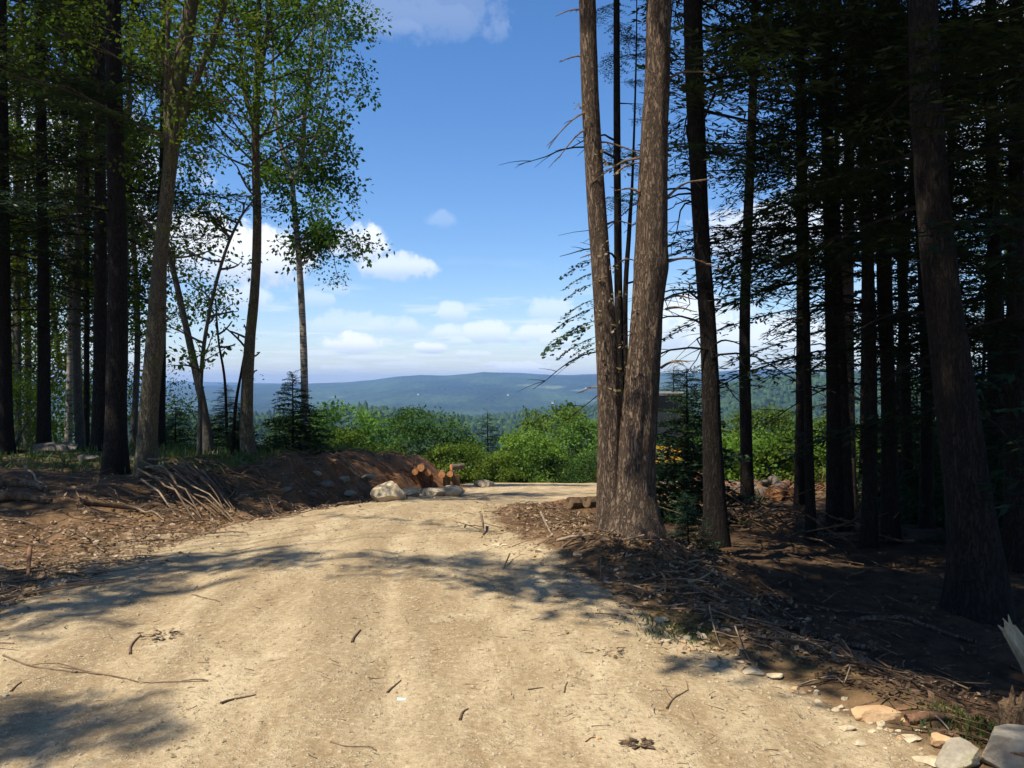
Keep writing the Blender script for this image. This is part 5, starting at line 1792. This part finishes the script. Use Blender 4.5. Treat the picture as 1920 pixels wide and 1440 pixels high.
gl_ = 'cut logs piled at the end of the bank'
yl = 19.0
for i, (px, py, wpx, lab) in enumerate(((789, 877, 15, 'upper left orange log end on the pile, largest of the cut logs'), (778, 885, 12, 'leftmost orange log end of the pile'), (802, 887, 12, 'orange log end right under the largest one'),
                                        (828, 890, 14, 'orange log end in the right half of the pile'), (844, 889, 12, 'rightmost orange log end of the pile'), (846, 876, 13, 'dark log lying on top at the right of the pile'))):
    log(lab, W(px, py, yl + (0.4 if i == 5 else 0.05 * i)), (-0.07 + 0.05 * math.sin(i * 2.1), 1.0, -0.07) if i < 5 else (0.85, 0.5, 0.04), 1.5 if i < 5 else 0.32, wpx * yl / FPX / 2, 'redbark' if i < 5 else 'greybark', i, gl_)
# supports below the logs
for i, (px, lab) in enumerate(((797, 'dark upright post stub under the left of the log pile'), (826, 'dark block under the middle of the log pile'), (845, 'dark block under the right of the log pile'))):
    x = yl * (px - 960) / FPX + 0.1
    zt = ZC + (720 - 893) / FPX * yl
    b = np.array((x, yl + 0.35, gz(x, yl + 0.35) - 0.1))
    snag(lab, b, (x, yl + 0.35, max(zt, b[2] + 0.2)), 0.09 if i else 0.05, 0.085 if i else 0.045, 'rotten', 'stump', 'stump', 30 + i, 0.03, 6, 10, 3)
for lab, px, py, rr0, sd_ in (('dark old log end left of the twin foot, leftmost of two', 1067, 944, 0.085, 71), ('dark old log end nearest the left side of the twin foot', 1100, 942, 0.08, 72)):
    q = W(px, py, 11.5)
    q[2] = max(q[2], gz(q[0], 11.5) + 0.07)
    log(lab, q, (0.75, 0.65, -0.06), 0.9, rr0, 'rotten', sd_, 'old logs beside the twin foot', face='rotten')  # dark end faces: their backlit tone is put into the colour
gr_ = 'logs of the long heap behind the right trunks'
rr_ = np.random.default_rng(99)
HL = [(1262, 936, 'leftmost log end of the right heap, beside the yellow machine'), (1282, 930, 'second log from the left in the right heap'), (1296, 940, 'log low in the left of the right heap'), (1310, 932, 'log just left of the straight dark hemlock'),
      (1366, 930, 'log right beside the straight dark hemlock'), (1376, 916, 'upper log beside the straight dark hemlock'), (1388, 938, 'low reddish log right of the straight dark hemlock'), (1398, 922, 'bright orange log at the top middle of the right heap'),
      (1412, 934, 'log low in the middle of the right heap'), (1420, 918, 'grey log sloping toward the camera in the right heap'), (1440, 926, 'dark log in the right half of the right heap'), (1456, 934, 'pale log end near the right of the right heap'),
      (1474, 926, 'log near the right end of the right heap'), (1494, 934, 'rightmost log of the right heap, by the slim trunk')]
for i, (px, py, lab) in enumerate(HL):
    y = 17.5 + (940 - py) * 0.06
    p = W(px, py, y)
    p[2] = max(p[2], gz(p[0], y) + 0.12)
    a = rr_.uniform(-0.9, 0.9)
    log(lab, p, (math.sin(a), math.cos(a), rr_.uniform(-0.02, 0.12)), rr_.uniform(1.0, 2.0), rr_.uniform(0.09, 0.145), 'redbark' if i % 2 else 'greybark', 50 + i, gr_)
sticks_stuff(150, lambda n: (rng.uniform(3.2, 7.6, n), rng.uniform(17.0, 20.5, n)), 0.3, 1.2, 0.016, 'slash', 'reddish slash and broken boughs heaped behind the right trunks', M['redbark'], 'slash', 0.3, 0.10)
sticks_stuff(170, lambda n: (rng.uniform(2.4, 4.8, n), rng.uniform(9.8, 15.5, n)), 0.25, 1.0, 0.014, 'slash', 'grey broken slash heaped in the shade right of the straight dark hemlock', M['rotten'], 'slash', 0.35, 0.08)
sticks_stuff(260, lambda n: (lambda y: (XL(y) - rng.uniform(0.0, 2.2, n), y))(rng.uniform(11, 21, n)), 0.25, 0.9, 0.011, 'roots', 'bare roots and slash hanging on top of the bank', M['stick'], 'roots', 0.1, 0.03)

# ------------------------------------------------------------------ yellow machine half hidden behind the twin stems
ym = simple_mat('machine_yellow', (0.50, 0.30, 0.04), (0.60, 0.38, 0.05), 4, 0.5, 0.05)
yb = simple_mat('machine_black', (0.02, 0.02, 0.02), (0.04, 0.04, 0.04), 4, 0.6, 0.05)
yw = simple_mat('machine_pale', (0.20, 0.195, 0.18), (0.34, 0.33, 0.31), 4, 0.6, 0.05)
yg = simple_mat('machine_glass', (0.03, 0.04, 0.05), (0.05, 0.06, 0.07), 4, 0.12, 0.0, spec=0.6)


def box(mb, c, s, bev=0.03):
    x, y, z = np.array(s) / 2
    b = min(bev, x * 0.4, y * 0.4, z * 0.4)
    lay = [(-z, b), (-z + b, 0), (z - b, 0), (z, b)]
    V = []
    for zz, i in lay:
        X, Y = x - i, y - i
        for p in ((-X + b, -Y), (X - b, -Y), (X, -Y + b), (X, Y - b), (X - b, Y), (-X + b, Y), (-X, Y - b), (-X, -Y + b)):
            V.append((p[0] + c[0], p[1] + c[1], zz + c[2]))
    F = [[k * 8 + i, k * 8 + (i + 1) % 8, (k + 1) * 8 + (i + 1) % 8, (k + 1) * 8 + i] for k in range(3) for i in range(8)]
    o = mb.n
    mb.add(V, F)
    mb.F += [np.array([[o + i for i in range(7, -1, -1)]]), np.array([[o + 24 + i for i in range(8)]])]
    mb.M += [0, 0]
    return mb


ky = 23.0
kx = ky * (1213 - 960) / FPX
ex = thing('excavator', 'yellow excavator with dark cab half hidden behind the twin stems', 'excavator', (kx, ky, gz(kx, ky)), rz=0.1)
for s_ in (-0.7, 0.7):
    tr = MB()
    n = 28
    a = np.linspace(0, 2 * math.pi, n, endpoint=False)
    prof = np.stack([np.sign(np.cos(a)) * 0.75 + 0.3 * np.cos(a), np.zeros(n), 0.31 + 0.31 * np.sin(a)], -1)
    V = np.concatenate([prof[:, [1, 0, 2]] + np.array((s_ - 0.17, 0, 0)), prof[:, [1, 0, 2]] + np.array((s_ + 0.17, 0, 0))])
    tr.add(V, [[i, (i + 1) % n, n + (i + 1) % n, n + i] for i in range(n)])
    tr.F += [np.arange(n)[None, ::-1], np.arange(n, 2 * n)[None]]
    tr.M += [0, 0]
    tr.obj('track', yb, ex)
box(MB(), (0, 0.2, 1.0), (1.6, 1.9, 0.62), 0.08).obj('body', ym, ex)
box(MB(), (0, 0.75, 1.45), (1.5, 0.8, 0.4), 0.1).obj('engine_cover', ym, ex)
cabm = MB()
for cx_, cy_ in ((0.7, -0.75), (-0.05, -0.75), (0.7, 0.25), (-0.05, 0.25)):
    box(cabm, (cx_, cy_, 1.95), (0.07, 0.07, 1.25), 0.01)
cab = cabm.obj('cab', yb, ex)
box(MB(), (0.325, -0.25, 2.62), (0.92, 1.2, 0.06), 0.02).obj('roof', yw, cab)
box(MB(), (0.325, -0.25, 1.98), (0.70, 0.95, 1.15), 0.02).obj('window', yg, cab)
am = MB()
am.tube(catmull([(-0.5, 1.0, 1.2), (-0.5, 1.9, 1.9), (-0.5, 2.7, 1.5)], 10), np.linspace(0.14, 0.11, 10), 6)
am.obj('boom', ym, ex)
MB().tube([(-0.5, 2.7, 1.55), (-0.5, 2.6, 0.7)], (0.1, 0.08), 6).obj('dipper_arm', ym, ex)
box(MB(), (-0.5, 2.6, 0.5), (0.6, 0.5, 0.6), 0.12).obj('bucket', yw, ex)
